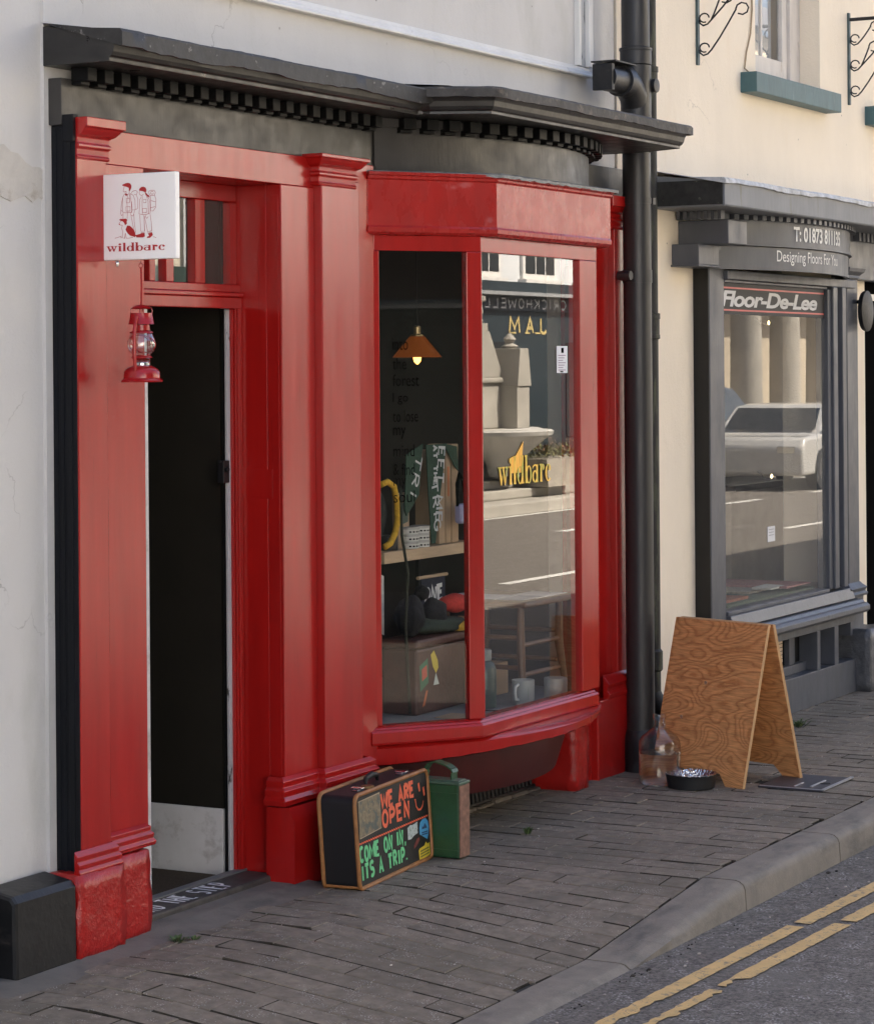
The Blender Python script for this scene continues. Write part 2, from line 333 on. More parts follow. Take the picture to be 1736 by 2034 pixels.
# the flared serif lower-case of the shop's name, unit x-height
def wildbarc(q, f, box, lvl=.0015):
    def ell(cx, cy, rx, ry, ix, iy, a0=0, a1=360, n=22):
        o = [(cx + rx * cos(rad(a0 + (a1 - a0) * i / n)), cy + ry * sin(rad(a0 + (a1 - a0) * i / n))) for i in range(n + 1)]
        i_ = [(cx + ix * cos(rad(a0 + (a1 - a0) * i / n)), cy + iy * sin(rad(a0 + (a1 - a0) * i / n))) for i in range(n + 1)]
        return o, i_
    G = []  # list of (x offset, polygons / rings)
    x = 0
    def stem(cx, y0, y1, w=.30): return [(cx - w * .62, y0), (cx - w / 2, y0 + .14), (cx - w * .46, y1 - .12), (cx - w * .85, y1 - .05), (cx - w * .8, y1), (cx + w * .5, y1), (cx + w * .46, y1 - .2), (cx + w / 2, y0 + .14), (cx + w * .72, y0)]
    L_ = []
    # w
    L_.append((1.55, [[(0, 1), (0, .93), (.12, .88), (.42, 0), (.55, 0), (.72, .45), (.64, .62), (.52, .32), (.38, .88), (.48, .93), (.48, 1)], [(.56, 1), (.56, .93), (.66, .88), (.96, 0), (1.08, 0), (1.36, .88), (1.5, .93), (1.5, 1), (1.08, 1), (1.08, .93), (1.22, .88), (1.06, .34), (.9, .88), (1.0, .93), (1.0, 1)]], []))
    L_.append((.62, [stem(.28, 0, 1), [(.28 + .19 * cos(a * .6283), 1.3 + .17 * sin(a * .6283)) for a in range(10)]], []))
    L_.append((.60, [stem(.27, 0, 1.55)], []))
    L_.append((1.12, [stem(.82, 0, 1.55)], [ell(.46, .47, .46, .5, .2, .42)]))
    L_.append((1.12, [stem(.24, 0, 1.55)], [ell(.62, .47, .46, .5, .2, .42)]))
    L_.append((1.12, [stem(.80, 0, .98)], [ell(.46, .33, .44, .35, .2, .24), ell(.46, .68, .44, .32, .36, .24, 10, 165, 10)]))
    L_.append((.88, [stem(.26, 0, 1), [(.60 + .2 * cos(a * .6283), .80 + .17 * sin(a * .6283)) for a in range(10)]], [ell(.55, .62, .28, .38, .22, .26, 80, 178, 8)]))
    L_.append((.95, [[(.70 + .17 * cos(a * .6283), .74 + .16 * sin(a * .6283)) for a in range(10)]], [ell(.5, .48, .48, .5, .22, .42, 55, 318, 16)]))
    tot = sum(l[0] for l in L_); sx = (box[2] - box[0]) / tot; sy = (box[3] - box[1]) / 1.55
    k = 0
    for w, polys, rings in L_:
        F = lambda u, v, h, x=x: f(box[0] + (x + u) * sx, box[1] + v * sy, h)
        for p in polys: q.poly(p, F, lvl + .0001 * (k % 9)); k += 1
        for o, i_ in rings:
            vo = [q.bm.verts.new(F(a, b, lvl + .0001 * (k % 9))) for a, b in o]; vi = [q.bm.verts.new(F(a, b, lvl + .0001 * (k % 9))) for a, b in i_]; k += 1
            for j in range(len(o) - 1): q.bm.faces.new((vo[j], vo[j + 1], vi[j + 1], vi[j]))
        x += w

# ================================================================== ground, road, pavement
def lin(a, b, x): return max(0, min(1, (x - a) / (b - a)))
def zdrop(x, y):
    return -.085 * lin(7.95, 7.0, x) * lin(-.45, -1.21, y)
PAVER = mat('brown_grey_paver', (.195, .160, .120), .75, .26, (22, 22, 22), spec=.35, bump=.0016, bs=(190, 190, 190), bump2=.002, bs2=(30, 30, 30), isl=.13, stain=(.13, .112, .080), stain_s=(1.3, 1.3, 1.3), stain_t=(.50, .72), speck=(.55, .52, .48), speck_s=130, speck_t=.28, rvar=.12)
JOINT = mat('sandy_joint_dirt', (.030, .026, .020), .95, .4, (40, 40, 40), bump=.002, bs=(150, 150, 150), stain=(.035, .045, .014), stain_s=4, stain_t=(.58, .7))
ASPH = mat('asphalt', (.135, .121, .106), .85, .65, (75, 75, 75), bump=.006, bs=(110, 110, 110), speck=(.36, .34, .32), speck_s=95, speck_t=.42, stain=(.165, .15, .132), stain_s=2.0, stain_t=(.5, .75), spec=.35)
KERBM = mat('concrete_kerb', (.205, .176, .140), .75, .15, (12, 12, 12), bump=.0016, bs=(130, 130, 130), stain=(.085, .076, .066), stain_s=(4, 9, 9), stain_t=(.5, .75), speck=(.3, .29, .27), speck_s=160, speck_t=.2, bump2=.002, bs2=(14, 14, 14))
CONC = mat('concrete', (.17, .148, .122), .8, .15, (9, 9, 9), bump=.0016, bs=(110, 110, 110), stain=(.07, .066, .06), stain_s=6, stain_t=(.5, .75))
YEL = mat("yellow_road_paint", (.60, .40, .16), .65, .12, (14, 14, 14), bump=.002, bs=(110, 110, 110), stain=(.20, .17, .12), stain_s=34, stain_t=(.55, .66), speck=(.16, .14, .12), speck_s=90, speck_t=.3)
ROADW = mat('white_road_paint', (.62, .61, .58), .65, .1, (14, 14, 14), bump=.001, bs=(90, 90, 90))

structure(MB().box(-300, 500, -400, 400, -1.2, -.16).build('ground', mat('earth', (.12, .11, .09), .9)))
structure(MB().box(-60, 160, -10.6, -1.37, -.16, -.1).build('road', ASPH))
q = MB()
for i in range(178):
    x0 = -.16 + i * .12; q.face([(x0, -1.235, zdrop(x0, -1.235) - .011), (x0 + .12, -1.235, zdrop(x0 + .12, -1.235) - .011), (x0 + .12, -.45, zdrop(x0 + .12, -.45) - .009), (x0, -.45, zdrop(x0, -.45) - .009)])
q.face([(-.16, -.45, -.009), (21.2, -.45, -.009), (21.2, 1.2, -.007), (-.16, 1.2, -.007)])
q.face([(21.2, -1.3, -.007), (160, -1.3, -.007), (160, 1.2, -.007), (21.2, 1.2, -.007)]); q.face([(-60, -1.3, -.1), (-.16, -1.3, -.1), (-.16, 1.2, -.007), (-60, 1.2, -.007)])
structure(q.build('pavement_bedding', JOINT))
q = MB(); PIT, LEN = .113, .226
for i in range(int((17.2 - .0) / PIT)):
    x0 = .0 + i * PIT; off = (i % 2) * LEN / 2 + random.uniform(-.02, .02); y = -1.213 - off
    while y < .2:
        y0, y1 = max(y, -1.213), y + LEN; y += LEN
        ymax = .17 if 8.3 < x0 < 9.8 else .0
        if 6.35 < x0 < 7.3: ymax = -.04
        y1 = min(y1, ymax)
        if y1 - y0 < .03: continue
        if x0 < 7.25 and y0 > -.17: continue
        if 9.72 < x0 + .05 < 10.08 and -1.0 < y0 + .1 < -.7 : continue
        g = .0028; dirty = random.random(); gy = .0011; c = .0032; cy_ = .0016; hz = random.gauss(0, .0008); tx = random.gauss(0, .006); ty = random.gauss(0, .004)
        a0, a1, b0, b1 = x0 + g, x0 + PIT - g, y0 + gy, y1 - gy
        jx = random.uniform(-.0012, .0012); a0 += jx; a1 += jx
        cx, cy = (a0 + a1) / 2, (b0 + b1) / 2
        def Z(x, y_): return zdrop(x, y_) + hz + tx * (x - cx) + ty * (y_ - cy)
        top = [(a0 + c, b0 + cy_), (a1 - c, b0 + cy_), (a1 - c, b1 - cy_), (a0 + c, b1 - cy_)]; rim = [(a0, b0), (a1, b0), (a1, b1), (a0, b1)]
        T = [q.bm.verts.new((x, y_, Z(x, y_))) for x, y_ in top]; M_ = [q.bm.verts.new((x, y_, Z(x, y_) - .0036)) for x, y_ in rim]; B = [q.bm.verts.new((x, y_, Z(x, y_) - .03)) for x, y_ in rim]
        q.bm.faces.new(T)
        for k in range(4):
            f_ = q.bm.faces.new((M_[k], M_[(k + 1) % 4], T[(k + 1) % 4], T[k])); f_.material_index = 1 if (k in (1, 3) and dirty < .5) or (k == 0 and dirty > .72) else 0
            f_ = q.bm.faces.new((B[k], B[(k + 1) % 4], M_[(k + 1) % 4], M_[k])); f_.material_index = 1 if dirty < .62 or k in (0, 2) else 0
structure(q.build('pavement', [PAVER, mat('paver_edge_dirt', (.048, .041, .031), .95, .5, (30, 30, 30), spec=.1, stain=(.045, .055, .02), stain_s=3, stain_t=(.6, .7))]))
# concrete haunch along the foot of the left pilaster and under the step
q = MB(); n = 64
for i in range(n):
    xa, xb = -.0 + i * .1135, -.0 + (i + 1) * .1135
    f_ = lambda x: -.165 - .018 * sin(x * 9) - .01 * sin(x * 23)
    q.face([(xa, f_(xa), -.001), (xb, f_(xb), -.001), (xb, -.04, .010), (xa, -.04, .010)]); q.face([(xa, -.04, .010), (xb, -.04, .010), (xb, .2, .011), (xa, .2, .011)])
structure(q.build('pavement_edge', CONC))
q = MB()
for k in range(-8, 100):
    x0, x1 = 7.0 + k * .935 + .0045, 7.0 + (k + 1) * .935 - .0045
    for j in range(6):
        a, b = x0 + (x1 - x0) * j / 6, x0 + (x1 - x0) * (j + 1) / 6
        def ring(x):
            t = zdrop(x, -1.37); h = t + (.001 if True else 0)
            return [(x, -1.222, h - .06), (x, -1.222, h), (x, -1.335, h), (x, -1.352, h - .004), (x, -1.366, h - .014), (x, -1.372, h - .03 if h > -.05 else h - .016), (x, -1.384, -.2)]
        A, B = ring(a), ring(b)
        va = [q.bm.verts.new(p) for p in A]; vb = [q.bm.verts.new(p) for p in B]
        for i in range(6): q.bm.faces.new((va[i], va[i + 1], vb[i + 1], vb[i]))
        if j == 0: q.bm.faces.new(va)
        if j == 5: q.bm.faces.new(vb[::-1])
structure(q.build('kerb', KERBM, smooth=True))
structure(MB().box(-60, 160, -1.36, -1.24, -.2, -.1).build('kerb_bedding', JOINT))
# double yellow lines, the outer one broken and worn
def yline(x0, x1, ya, yb, w, wear):
    q = MB(); x = x0; st = .025; w0 = 1.; pr = None
    while x < x1:
        t = (x - x0) / (x1 - x0); y = ya + (yb - ya) * t
        e0 = random.uniform(-.0022, .0022); e1 = random.uniform(-.0022, .0022)
        f0 = max(0, wear(x) + random.uniform(-.25, .25) * (wear(x) > .1)); 
        cur = (x, y - w / 2 + e0 + min(w, f0 * w * .8), y + w / 2 + e1 - (random.uniform(0, .3) * w * f0))
        if pr and cur[2] - cur[1] > .012 and pr[2] - pr[1] > .012: q.face([(pr[0], pr[1], -.096), (cur[0], cur[1], -.096), (cur[0], cur[2], -.096), (pr[0], pr[2], -.096)])
        pr = cur; x += st
    return q
gap1 = lambda x: 1.0 if (7.80 < x < 7.824) else (.25 if x < 6.75 else .0)
structure(yline(5.2, 14, -1.535, -1.80, .058, gap1).build('yellow_line', YEL))
wear2 = lambda x: (.0 if x > 7.05 else (.7 if x > 6.92 else (1.4 if x > 6.88 else .35))) if x < 7.9 else (.8 if x < 7.924 else .0)
structure(yline(5.2, 14, -1.655, -1.925, .058, wear2).build('yellow_line', YEL))
q = MB()
for x0 in (19.0, 26.8, 34.5): q.face([(x0, -5.75, -.095), (x0 + 3.2, -5.75, -.095), (x0 + 3.2, -5.63, -.095), (x0, -5.63, -.095)])
for x0 in (20.8, 25.4, 30.0, 34.6, 39): q.face([(x0, -8.32, -.095), (x0 + 2.6, -8.32, -.095), (x0 + 2.6, -8.18, -.095), (x0, -8.18, -.095)])
q.face([(24, -10.1, -.095), (60, -10.1, -.095), (60, -10.0, -.095), (24, -10.0, -.095)])
structure(q.build('white_line', ROADW))
structure(MB().box(-60, 160, -16.5, -10.6, -.2, .0).build('far_pavement', mat('far_pavement_slabs', (.25, .235, .21), .8, .15, (1.5, 1.5, 1.5))))
# a scatter of grit, pale chips and leaf bits
q = MB()
for i in range(230):
    x = random.uniform(5.2, 12.5); y = random.uniform(-1.2, -.02) if random.random() < .85 else random.uniform(-1.6, -1.40)
    if y < -1.3: x = random.uniform(6.2, 9)
    z = zdrop(x, y) if y > -1.3 else -.1
    r = random.uniform(.0015, .0042) * (1.0 if y > -1.3 else 1.5); a = random.random() * 6
    q.lathe([(r * .7, -.001), (r, r * .25), (r * .5, r * .6)], (x, y, z + .001), 6, sx=1 + .8 * abs(sin(a)), sy=1)
tag(q.build('grit', mat('pale_grit', (.33, .29, .25), .8, .4, (40, 40, 40), isl=.75)), kind='stuff')
q = MB()
for (cx, cy, n_) in ((6.95, -1.40, 12), (7.35, -1.40, 8), (7.62, -1.41, 3), (6.55, -1.40, 4), (8.6, -1.40, 3)):
    for i in range(n_):
        x, y = cx + random.gauss(0, .07), min(-1.388, cy - abs(random.gauss(0, .022))); r = random.uniform(.0015, .004) * (2.2 if random.random() < .12 else 1)
        q.lathe([(r * .8, -.001), (r, r * .3), (r * .4, r * .7)], (x, y, -.099), 6, sx=1 + random.random())
tag(q.build('gutter_debris', mat('dark_gutter_dirt', (.03, .024, .018), .9, .4, (40, 40, 40), isl=.5)), kind='stuff')

# ================================================================== the white house
wh = thing('white_house', 'white rendered house above and left of the red shopfront, with a black plinth', 'building', (7, .06, 0))
MB().box(-6, 6.005, .072, .5, 0, 5.7).build('side_wall', WHITEWALL, wh)
q = MB()
q.box(6.0, 10.06, .06, .5, 2.45, 5.7); q.box(6.0, 6.052, .06, .5, 0, 2.4499)
q.build('wall', WHITEWALL, wh)
q = MB(); q.box(-6, 10.05, .5, 9, 3.0, 5.7); q.face([(-6, -.1, 5.7), (10.2, -.1, 5.7), (10.2, 4.8, 7.7), (-6, 4.8, 7.7)]); q.face([(-6, 9.3, 5.7), (10.2, 9.3, 5.7), (10.2, 4.8, 7.7), (-6, 4.8, 7.7)])
q.build('roof', mat('slate', (.08, .08, .09), .6), wh)
q = MB(); q.prism([(-.062, 0), (-.060, .225), (-.045, .243), (.06, .262), (.06, 0)], 5.682, 5.972, lambda u, v, w: (w, u, v)); q.box(5.9725, 6.03, -.0, .06, .0, .2)
q.prism([(-.0, 0), (-.0, .235), (.02, .26), (.06, .272), (.06, 0)], 3, 5.6815, lambda u, v, w: (w, u, v))
q.build('plinth', mat('black_plinth_paint', (.006, .006, .0065), .5, .3, (9, 9, 9), bump=.0012, bs=(45, 45, 45), bump2=.006, bs2=(6, 6, 6), stain=(.05, .04, .036), stain_s=(4, 4, 9), stain_t=(.62, .8), coat=.1), wh, bevel=.012)
# bare repair band where the paint has fallen off
q = MB(); top = []; bot = []
for i in range(15):
    x = 5.55 + i * (.47 / 14); top.append((x, 2.395 - .06 * lin(5.8, 6.02, x) + random.uniform(-.012, .012))); bot.append((x, 2.245 + random.uniform(-.012, .012)))
q.prism(top + bot[::-1], 0, -.004, lambda u, v, w: (u, .0718 + w, v))
q.build('bare_render_patch', PATCHR, wh)
# signboard frame on the upper wall
fr = MB()
P_ = [(.0, 2.975), (.035, 2.975), (.036, 2.983), (.028, 2.99), (.026, 3.0), (.016, 3.004), (.014, 3.018), (0, 3.02)]
fr.sweep([(o, z) for o, z in P_], [(6.1, .06), (9.775, .06)])
fr.box(9.735, 9.775, .026, .06, 3.0205, 4.4); fr.box(9.655, 9.675, .034, .06, 3.0205, 4.4)
fr.build('panel_frame', WHITEP, wh, bevel=.002)
q = MB(); q.box(9.675, 9.735, .046, .06, 3.0205, 4.4); q.build('peeling_strip', mat('peeling_grey_board', (.42, .43, .44), .6, .1, (10, 10, 4), stain=(.13, .14, .15), stain_s=(16, 16, 6), stain_t=(.5, .56)), wh)
# unlit room behind the shopfront
rm = MB()
rm.box(5.7, 10.3, 3.4, 3.5, -.1, 3.0); rm.box(5.6, 5.7, .3, 3.5, -.1, 3.0); rm.box(10.3, 10.4, .3, 3.5, -.1, 3.0); rm.box(5.6, 10.4, .3, 3.5, 2.62, 3.0); rm.box(5.6, 10.4, .25, 3.5, -.2, -.05)
structure(rm.build('room', ROOMW))
pt = MB(); pt.box(6.30, 7.55, 1.6, 1.65, -.05, 2.62); pt.box(7.202, 7.25, .23, 1.6, -.05, 2.62); pt.box(6.25, 6.30, .3, 1.25, -.05, 2.62)
structure(pt.build('lobby_blackout', DARK))  # near-black partitions added so the doorway reads black

# ================================================================== red shopfront
sf = thing('shopfront', 'red shopfront with an open doorway and a canted bay window under a black cornice', 'shopfront', (7.9, 0, 0))
def capital(x0, x1, parent, y=-.0, z0=2.368, z1=2.492, left=True):
    q = MB(); w = x1 - x0
    pr = [(0, z0), (.006, z0), (.010, z0 + .008), (.005, z0 + .014), (.006, z0 + .032), (.013, z0 + .037), (.013, z0 + .046), (.007, z0 + .05), (.008, z0 + .066), (.022, z0 + .074), (.032, z0 + .086), (.037, z0 + .094), (.044, z0 + .095), (.044, z1), (0, z1)]
    q.sweep(pr, ([(x0, .05)] if left else []) + [(x0, y), (x1, y), (x1, .05)])
    return q.build('capital', RED, parent, bevel=.0025)
def base(x0, x1, parent, y, z0=.268, z1=.352, m=RED, left=True):
    q = MB(); pr = [(0, z0), (.020, z0), (.023, z0 + .012), (.018, z0 + .022), (.020, z0 + .036), (.012, z0 + .044), (.014, z0 + .06), (.004, z0 + .07), (.0, z1)]
    q.sweep(pr, ([(x0, .05)] if left else []) + [(x0, y), (x1, y), (x1, .05)])
    return q.build('base_moulding', m, parent, bevel=.002)
# left pilaster
p1 = MB().box(6.036, 6.186, -.03, .06, .26, 2.47).build('pilaster', RED, sf, bevel=.004)
capital(6.036, 6.19, p1, -.026, left=False); base(5.994, 6.190, p1, -.033, .242, .318, left=False)
q = MB()
def rough_block(x0, x1, y0, y1, z0, z1, n=(5, 3, 7), amp=.006, fl=.02):
    q = MB(); bm = q.bm
    q.box(x0, x1, y0, y1, z0, z1); bmesh.ops.subdivide_edges(bm, edges=bm.edges[:], cuts=5, use_grid_fill=True)
    for v in bm.verts:
        t = 1 - lin(z0, z1, v.co.z); v.co += Vector((random.uniform(-1, 1), random.uniform(-1, 1), random.uniform(-.6, .6))) * amp
        if v.co.z > z0 + .02: v.co.y -= fl * t * .4
    return q
rough_block(5.976, 6.205, -.062, .05, -.01, .250).build('plinth_block', REDROUGH, p1, smooth='all')
rough_block(6.209, 6.375, -.036, .05, -.01, .262, amp=.004).build('plinth_block', REDROUGH, p1, smooth='all')
q = MB(); q.sweep([(0, .268), (.022, .268), (.025, .28), (.018, .29), (.02, .304), (.012, .312), (.013, .326), (0, .336)], [(6.195, -.003), (6.40, -.003), (6.40, .05)]); q.build('base_moulding', RED, p1, bevel=.002)
# edge strip, painted blue-black
q = MB(); q.box(6.033, 6.0355, -.028, .06, .2, 2.47); q.box(6.0305, 6.033, -.012, .008, .2, 2.46); q.box(6.0305, 6.033, .018, .028, .2, 2.46); q.box(6.0305, 6.033, .04, .052, .2, 2.46)
q.build('edge_strip', NAVY, sf, bevel=.002)
# flat boards
MB().box(6.187, 6.42, 0, .06, .30, 2.366).build('frame_board', RED, sf, bevel=.002)
MB().box(7.218, 7.434, 0, .06, .0, 2.366).build('frame_board', RED, sf, bevel=.003)
MB().box(7.69, 7.845, 0, .06, .3, 2.47).build('frame_board', RED, sf, bevel=.002)
MB().box(9.50, 9.855, 0, .06, .0, 2.47).build('frame_board', RED, sf, bevel=.002)
MB().box(6.187, 7.434, .001, .06, 2.3665, 2.47).build('door_header', RED, sf, bevel=.002)
# middle pilaster
p2 = MB().box(7.434, 7.69, -.03, .06, .3, 2.40).build('pilaster', RED, sf, bevel=.004)
capital(7.42, 7.66, p2, -.026, 2.372, 2.480); 
q = MB(); q.sweep([(0, .268), (.03, .268), (.033, .286), (.024, .298), (.026, .318), (.014, .328), (.016, .348), (0, .362)], [(7.19, .05), (7.19, -.004), (7.415, -.004), (7.415, -.034), (7.73, -.034), (7.73, .05)]); q.build('base_moulding', RED, p2, bevel=.002)
b = MB(); b.prism([(-.062, -.01), (-.062, .215), (-.04, .262), (.05, .262), (.05, -.01)], 7.175, 7.80, lambda u, v, w: (w, u, v)); bmesh.ops.subdivide_edges(b.bm, edges=b.bm.edges[:], cuts=3, use_grid_fill=True)
for v in b.bm.verts: v.co += Vector((random.uniform(-1, 1), random.uniform(-1, 1), random.uniform(-1, 1))) * .0022
b.build('plinth_block', RED, p2, smooth=True)
# right pilaster
p3 = MB().box(9.855, 10.02, -.03, .06, .0, 2.43).build('pilaster', RED, sf, bevel=.004)
capital(9.79, 9.955, p3, -.03, 2.33, 2.47)
q = MB(); q.sweep([(0, .33), (.028, .33), (.032, .35), (.022, .362), (.022, .374), (.03, .392), (.02, .404), (0, .43)], [(9.70, -.03), (9.95, -.03), (9.95, .05)]); q.build('base_moulding', RED, p3, bevel=.002)
MB().box(9.60, 9.94, -.055, .05, -.01, .332).build('plinth_block', RED, p3, bevel=.006)
# doorway
q = MB(); q.box(7.2185, 7.2755, .0605, .21, -.01, 2.366); q.build('door_reveal', RED, sf, bevel=.002)
q = MB(); q.box(7.2165, 7.2184, .041, .164, 1.30, 1.40); q.box(7.2165, 7.2184, .165, .19, .02, 2.33); q.box(7.2165, 7.2184, .012, .04, .02, 2.33); q.build('reveal_moulding', RED, sf, bevel=.0008)
q = MB(); q.box(6.33, 6.42, .0605, .21, -.01, 2.366); q.build('door_reveal', RED, sf)
q = MB(); q.box(6.4205, 7.218, .0605, .22, 2.366, 2.42); q.build('door_reveal', RED, sf)
q = MB(); q.sweep([(0, 0), (.035, 0), (.035, .012), (.028, .018), (.02, .02), (.012, .028), (0, .03)], [(0, 0), (0, 1)])
q.bm.free(); q = MB()
q.box(7.182, 7.2165, .175, .21, -.01, 1.945); q.box(7.196, 7.2165, .160, .1749, -.01, 1.965); q.box(7.187, 7.1955, .167, .1749, -.01, 1.965)
q.build('door_frame', RED, sf, bevel=.002)
tr = MB()
tr.box(6.4205, 7.2165, .150, .21, 1.985, 2.0); tr.box(6.4205, 7.2165, .158, .21, 1.9455, 1.9845); tr.box(6.4205, 7.2165, .165, .21, 2.0005, 2.028)
tr.box(6.4205, 7.2165, .178, .21, 2.31, 2.366)
for a, b_ in ((6.70, 6.735), (6.795, 6.84), (6.965, 7.025), (7.178, 7.2165), (6.4205, 6.45)): tr.box(a, b_, .178, .21, 2.0285, 2.3095)
trw = tr.build('transom_window', RED, sf, bevel=.003)
for a, b_ in ((6.451, 6.699), (6.736, 6.794), (6.841, 6.964), (7.026, 7.177)):
    q = MB(); q.face([(a, .195, 2.029), (b_, .195, 2.029), (b_, .195, 2.309), (a, .195, 2.309)]); q.build('pane', GLASS, trw)
NETC = mat('grey_net_curtain', (.42, .41, .38), .9, .1)
for a, b_ in ((6.76, 6.84), (6.858, 6.90)):
    q = MB(); q.prism([(a, .215), (a + .02, .222), (b_ - .015, .217), (b_, .226), (b_, .230), (a, .226)], 2.03, 2.30); q.build('curtain', NETC, trw)
# door: a white kick panel and lining with a dark opening above
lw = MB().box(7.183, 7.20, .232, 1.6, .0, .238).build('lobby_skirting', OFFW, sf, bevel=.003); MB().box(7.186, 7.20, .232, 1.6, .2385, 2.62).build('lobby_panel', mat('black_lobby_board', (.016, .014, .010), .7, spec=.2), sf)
q = MB(); q.box(6.4205, 6.708, .192, .23, .0, 1.945); q.build('door_stile', OFFW, sf, bevel=.002)
q = MB(); q.box(7.164, 7.1815, .186, .198, .0, 1.945); q.build('door_lining', mat('chipped_white_lining', (.46, .45, .45), .5, .1, (8, 8, 4), stain=(.05, .045, .04), stain_s=(40, 40, 9), stain_t=(.62, .66), bump=.001), sf, bevel=.002)
q = MB(); q.box(7.128, 7.1645, .18, .205, 1.355, 1.43); q.box(7.122, 7.1279, .186, .2, 1.425, 1.433); q.tube([(7.142, .18, 1.4), (7.142, .168, 1.4)], .008, 10)
q.build('lock', IRON, sf, bevel=.002)
q = MB(); q.tube([(6.76, .5, .93), (6.86, .5, .955), (6.95, .5, .935), (7.02, .5, .90)], .006, 8); q.build('hose', mat('black_rubber', (.03, .03, .03), .5), sf)

# black fascia, dentils and cornice
q = MB(); q.prism([(0.012, 2.4705), (.012, 2.61), (.06, 2.61), (.06, 2.4705)], 6.02, 7.93, lambda u, v, w: (w, u, v)); q.build('fascia', GREYB, sf, bevel=.002)
MB().box(9.55, 10.03, .002, .06, 2.4705, 2.60).build('fascia', GREYB, sf, bevel=.002)
MB().box(6.022, 6.05, -.028, .011, 2.42, 2.50).build('edge_block', NAVY, sf, bevel=.002)
x = 6.07
while x < 7.86:
    q = MB(); q.box(x, x + .044, -.050, .0125, 2.603, 2.6425); q.box(x + .002, x + .046, -.022, .0125, 2.592, 2.603); q.build('dentil', DENT, sf, bevel=.0015); x += .0855
# bow
BC, BR = (8.735, 1.21), 1.49
def bow(a, r=BR): return (BC[0] + r * sin(a), BC[1] - r * cos(a))
a = rad(-31.5)
while a < rad(35):
    u = lambda da, r: bow(a + da, r); h = .0165; q = MB()
    for z0, z1, r in ((2.603, 2.6425, BR + .056), (2.592, 2.603, BR + .026)):
        pts = [u(-h, BR - .01), u(-h, r), u(h, r), u(h, BR - .01)]; q.prism(pts, z0, z1)
    q.build('dentil', DENT, sf, bevel=.0015); a += .063
arcp = [bow(rad(-36 + 72 * i / 40)) for i in range(41)]
q = MB(); q.sweep([(-.02, 2.4505), (.0, 2.4505), (.0, 2.612), (-.02, 2.612)], arcp); q.sweep([(-.019, 2.6125), (.012, 2.6125), (.014, 2.643), (-.019, 2.643)], arcp)
q.build('bow_fascia', GREYB, sf, smooth=True)
cp = [(-.059, 2.6435), (.182, 2.6435), (.182, 2.656), (.19, 2.661), (.196, 2.672), (.200, 2.69), (.21, 2.708), (.222, 2.716), (.222, 2.722), (.13, 2.734), (-.059, 2.762)]
co = MB(); co.sweep([(o - .0, z) for o, z in cp], [(5.995, .0), (7.9, .0)])
c = co.build('cornice', CORN, sf, bevel=.002)
def lead(path_f, n, seed, lip=.235, zt=2.7225, back=0., zb=2.77, hang=.03):
    """a dressed lead sheet: wavering turned-down lip and a sloping back"""
    r = random.Random(seed); q = MB(); rows = []
    for i in range(n + 1):
        (x, y), (nx, ny) = path_f(i / n); w = r.uniform(-.002, .002); h = r.uniform(-.0025, .0025) + .004 * sin(i * .31 + seed) + .002 * sin(i * .77)
        row = [(-.06, zb + h * .4), (lip * .55, zt + .02 + h * .3), (lip - .006 + w, zt + .012 + h * .3), (lip + w + .002, zt + .004), (lip + w + .003, zt - hang + h), (lip + w - .003, zt - hang + h - .001)]
        rows.append([q.bm.verts.new((x + nx * o, y + ny * o, z)) for o, z in row])
    for A, B in zip(rows, rows[1:]):
        for j in range(5): q.bm.faces.new((A[j], A[j + 1], B[j + 1], B[j]))
    q.bm.faces.new(rows[0]); q.bm.faces.new(rows[-1][::-1])
    return q
lead(lambda t: ((5.985 + t * 1.93, .0), (0, -1)), 60, 1, hang=.042).build('lead_flashing', LEAD, c, smooth=True)
# bay cornice: splayed left end, long front
bp = [(7.80, -.10), (7.83, -.235), (7.945, -.455), (9.70, -.455), (9.80, -.2), (9.80, .05)]
bc = MB(); bpr = [(-.44, 2.6445), (-.04, 2.6445), (-.04, 2.656), (-.032, 2.661), (-.026, 2.672), (-.022, 2.69), (-.012, 2.708), (0, 2.716), (0, 2.7235), (-.2, 2.7235)]
front = [(-.3, 2.6445), (-.04, 2.6445), (-.04, 2.656), (-.032, 2.661), (-.026, 2.672), (-.022, 2.69), (-.012, 2.708), (0, 2.716), (0, 2.7235), (-.3, 2.7235)]
bc = MB(); bc.sweep([(o if o > -.1 else -.06, z) for o, z in front], bp)
bc.prism([(7.80, .05), (7.80, -.12), (7.895, -.235), (7.985, -.405), (9.66, -.405), (9.75, -.19), (9.75, .05)], 2.6455, 2.7225)
c2 = bc.build('bay_cornice', CORN, sf, bevel=.002)
def bpf(t):
    n = len(bp) - 1; d = [(Vector(bp[i + 1]) - Vector(bp[i])).length for i in range(n)]; T = t * sum(d)
    for i in range(n):
        if T <= d[i] + 1e-9:
            a_, b_ = Vector(bp[i]), Vector(bp[i + 1]); dd = (b_ - a_).normalized(); p = a_ + dd * T
            nn = Vector((dd.y, -dd.x))
            e = .06
            if T < e and i: d0 = (Vector(bp[i]) - Vector(bp[i - 1])).normalized(); nn = (nn * (.5 + T / e / 2) + Vector((d0.y, -d0.x)) * (.5 - T / e / 2))
            if d[i] - T < e and i < n - 1: d1 = (Vector(bp[i + 2]) - Vector(bp[i + 1])).normalized(); s_ = (d[i] - T) / e; nn = (nn * (.5 + s_ / 2) + Vector((d1.y, -d1.x)) * (.5 - s_ / 2))
            return tuple(p), tuple(nn)
        T -= d[i]
    return tuple(bp[-1]), (1, 0)
q = MB(); r = random.Random(4); rows = []
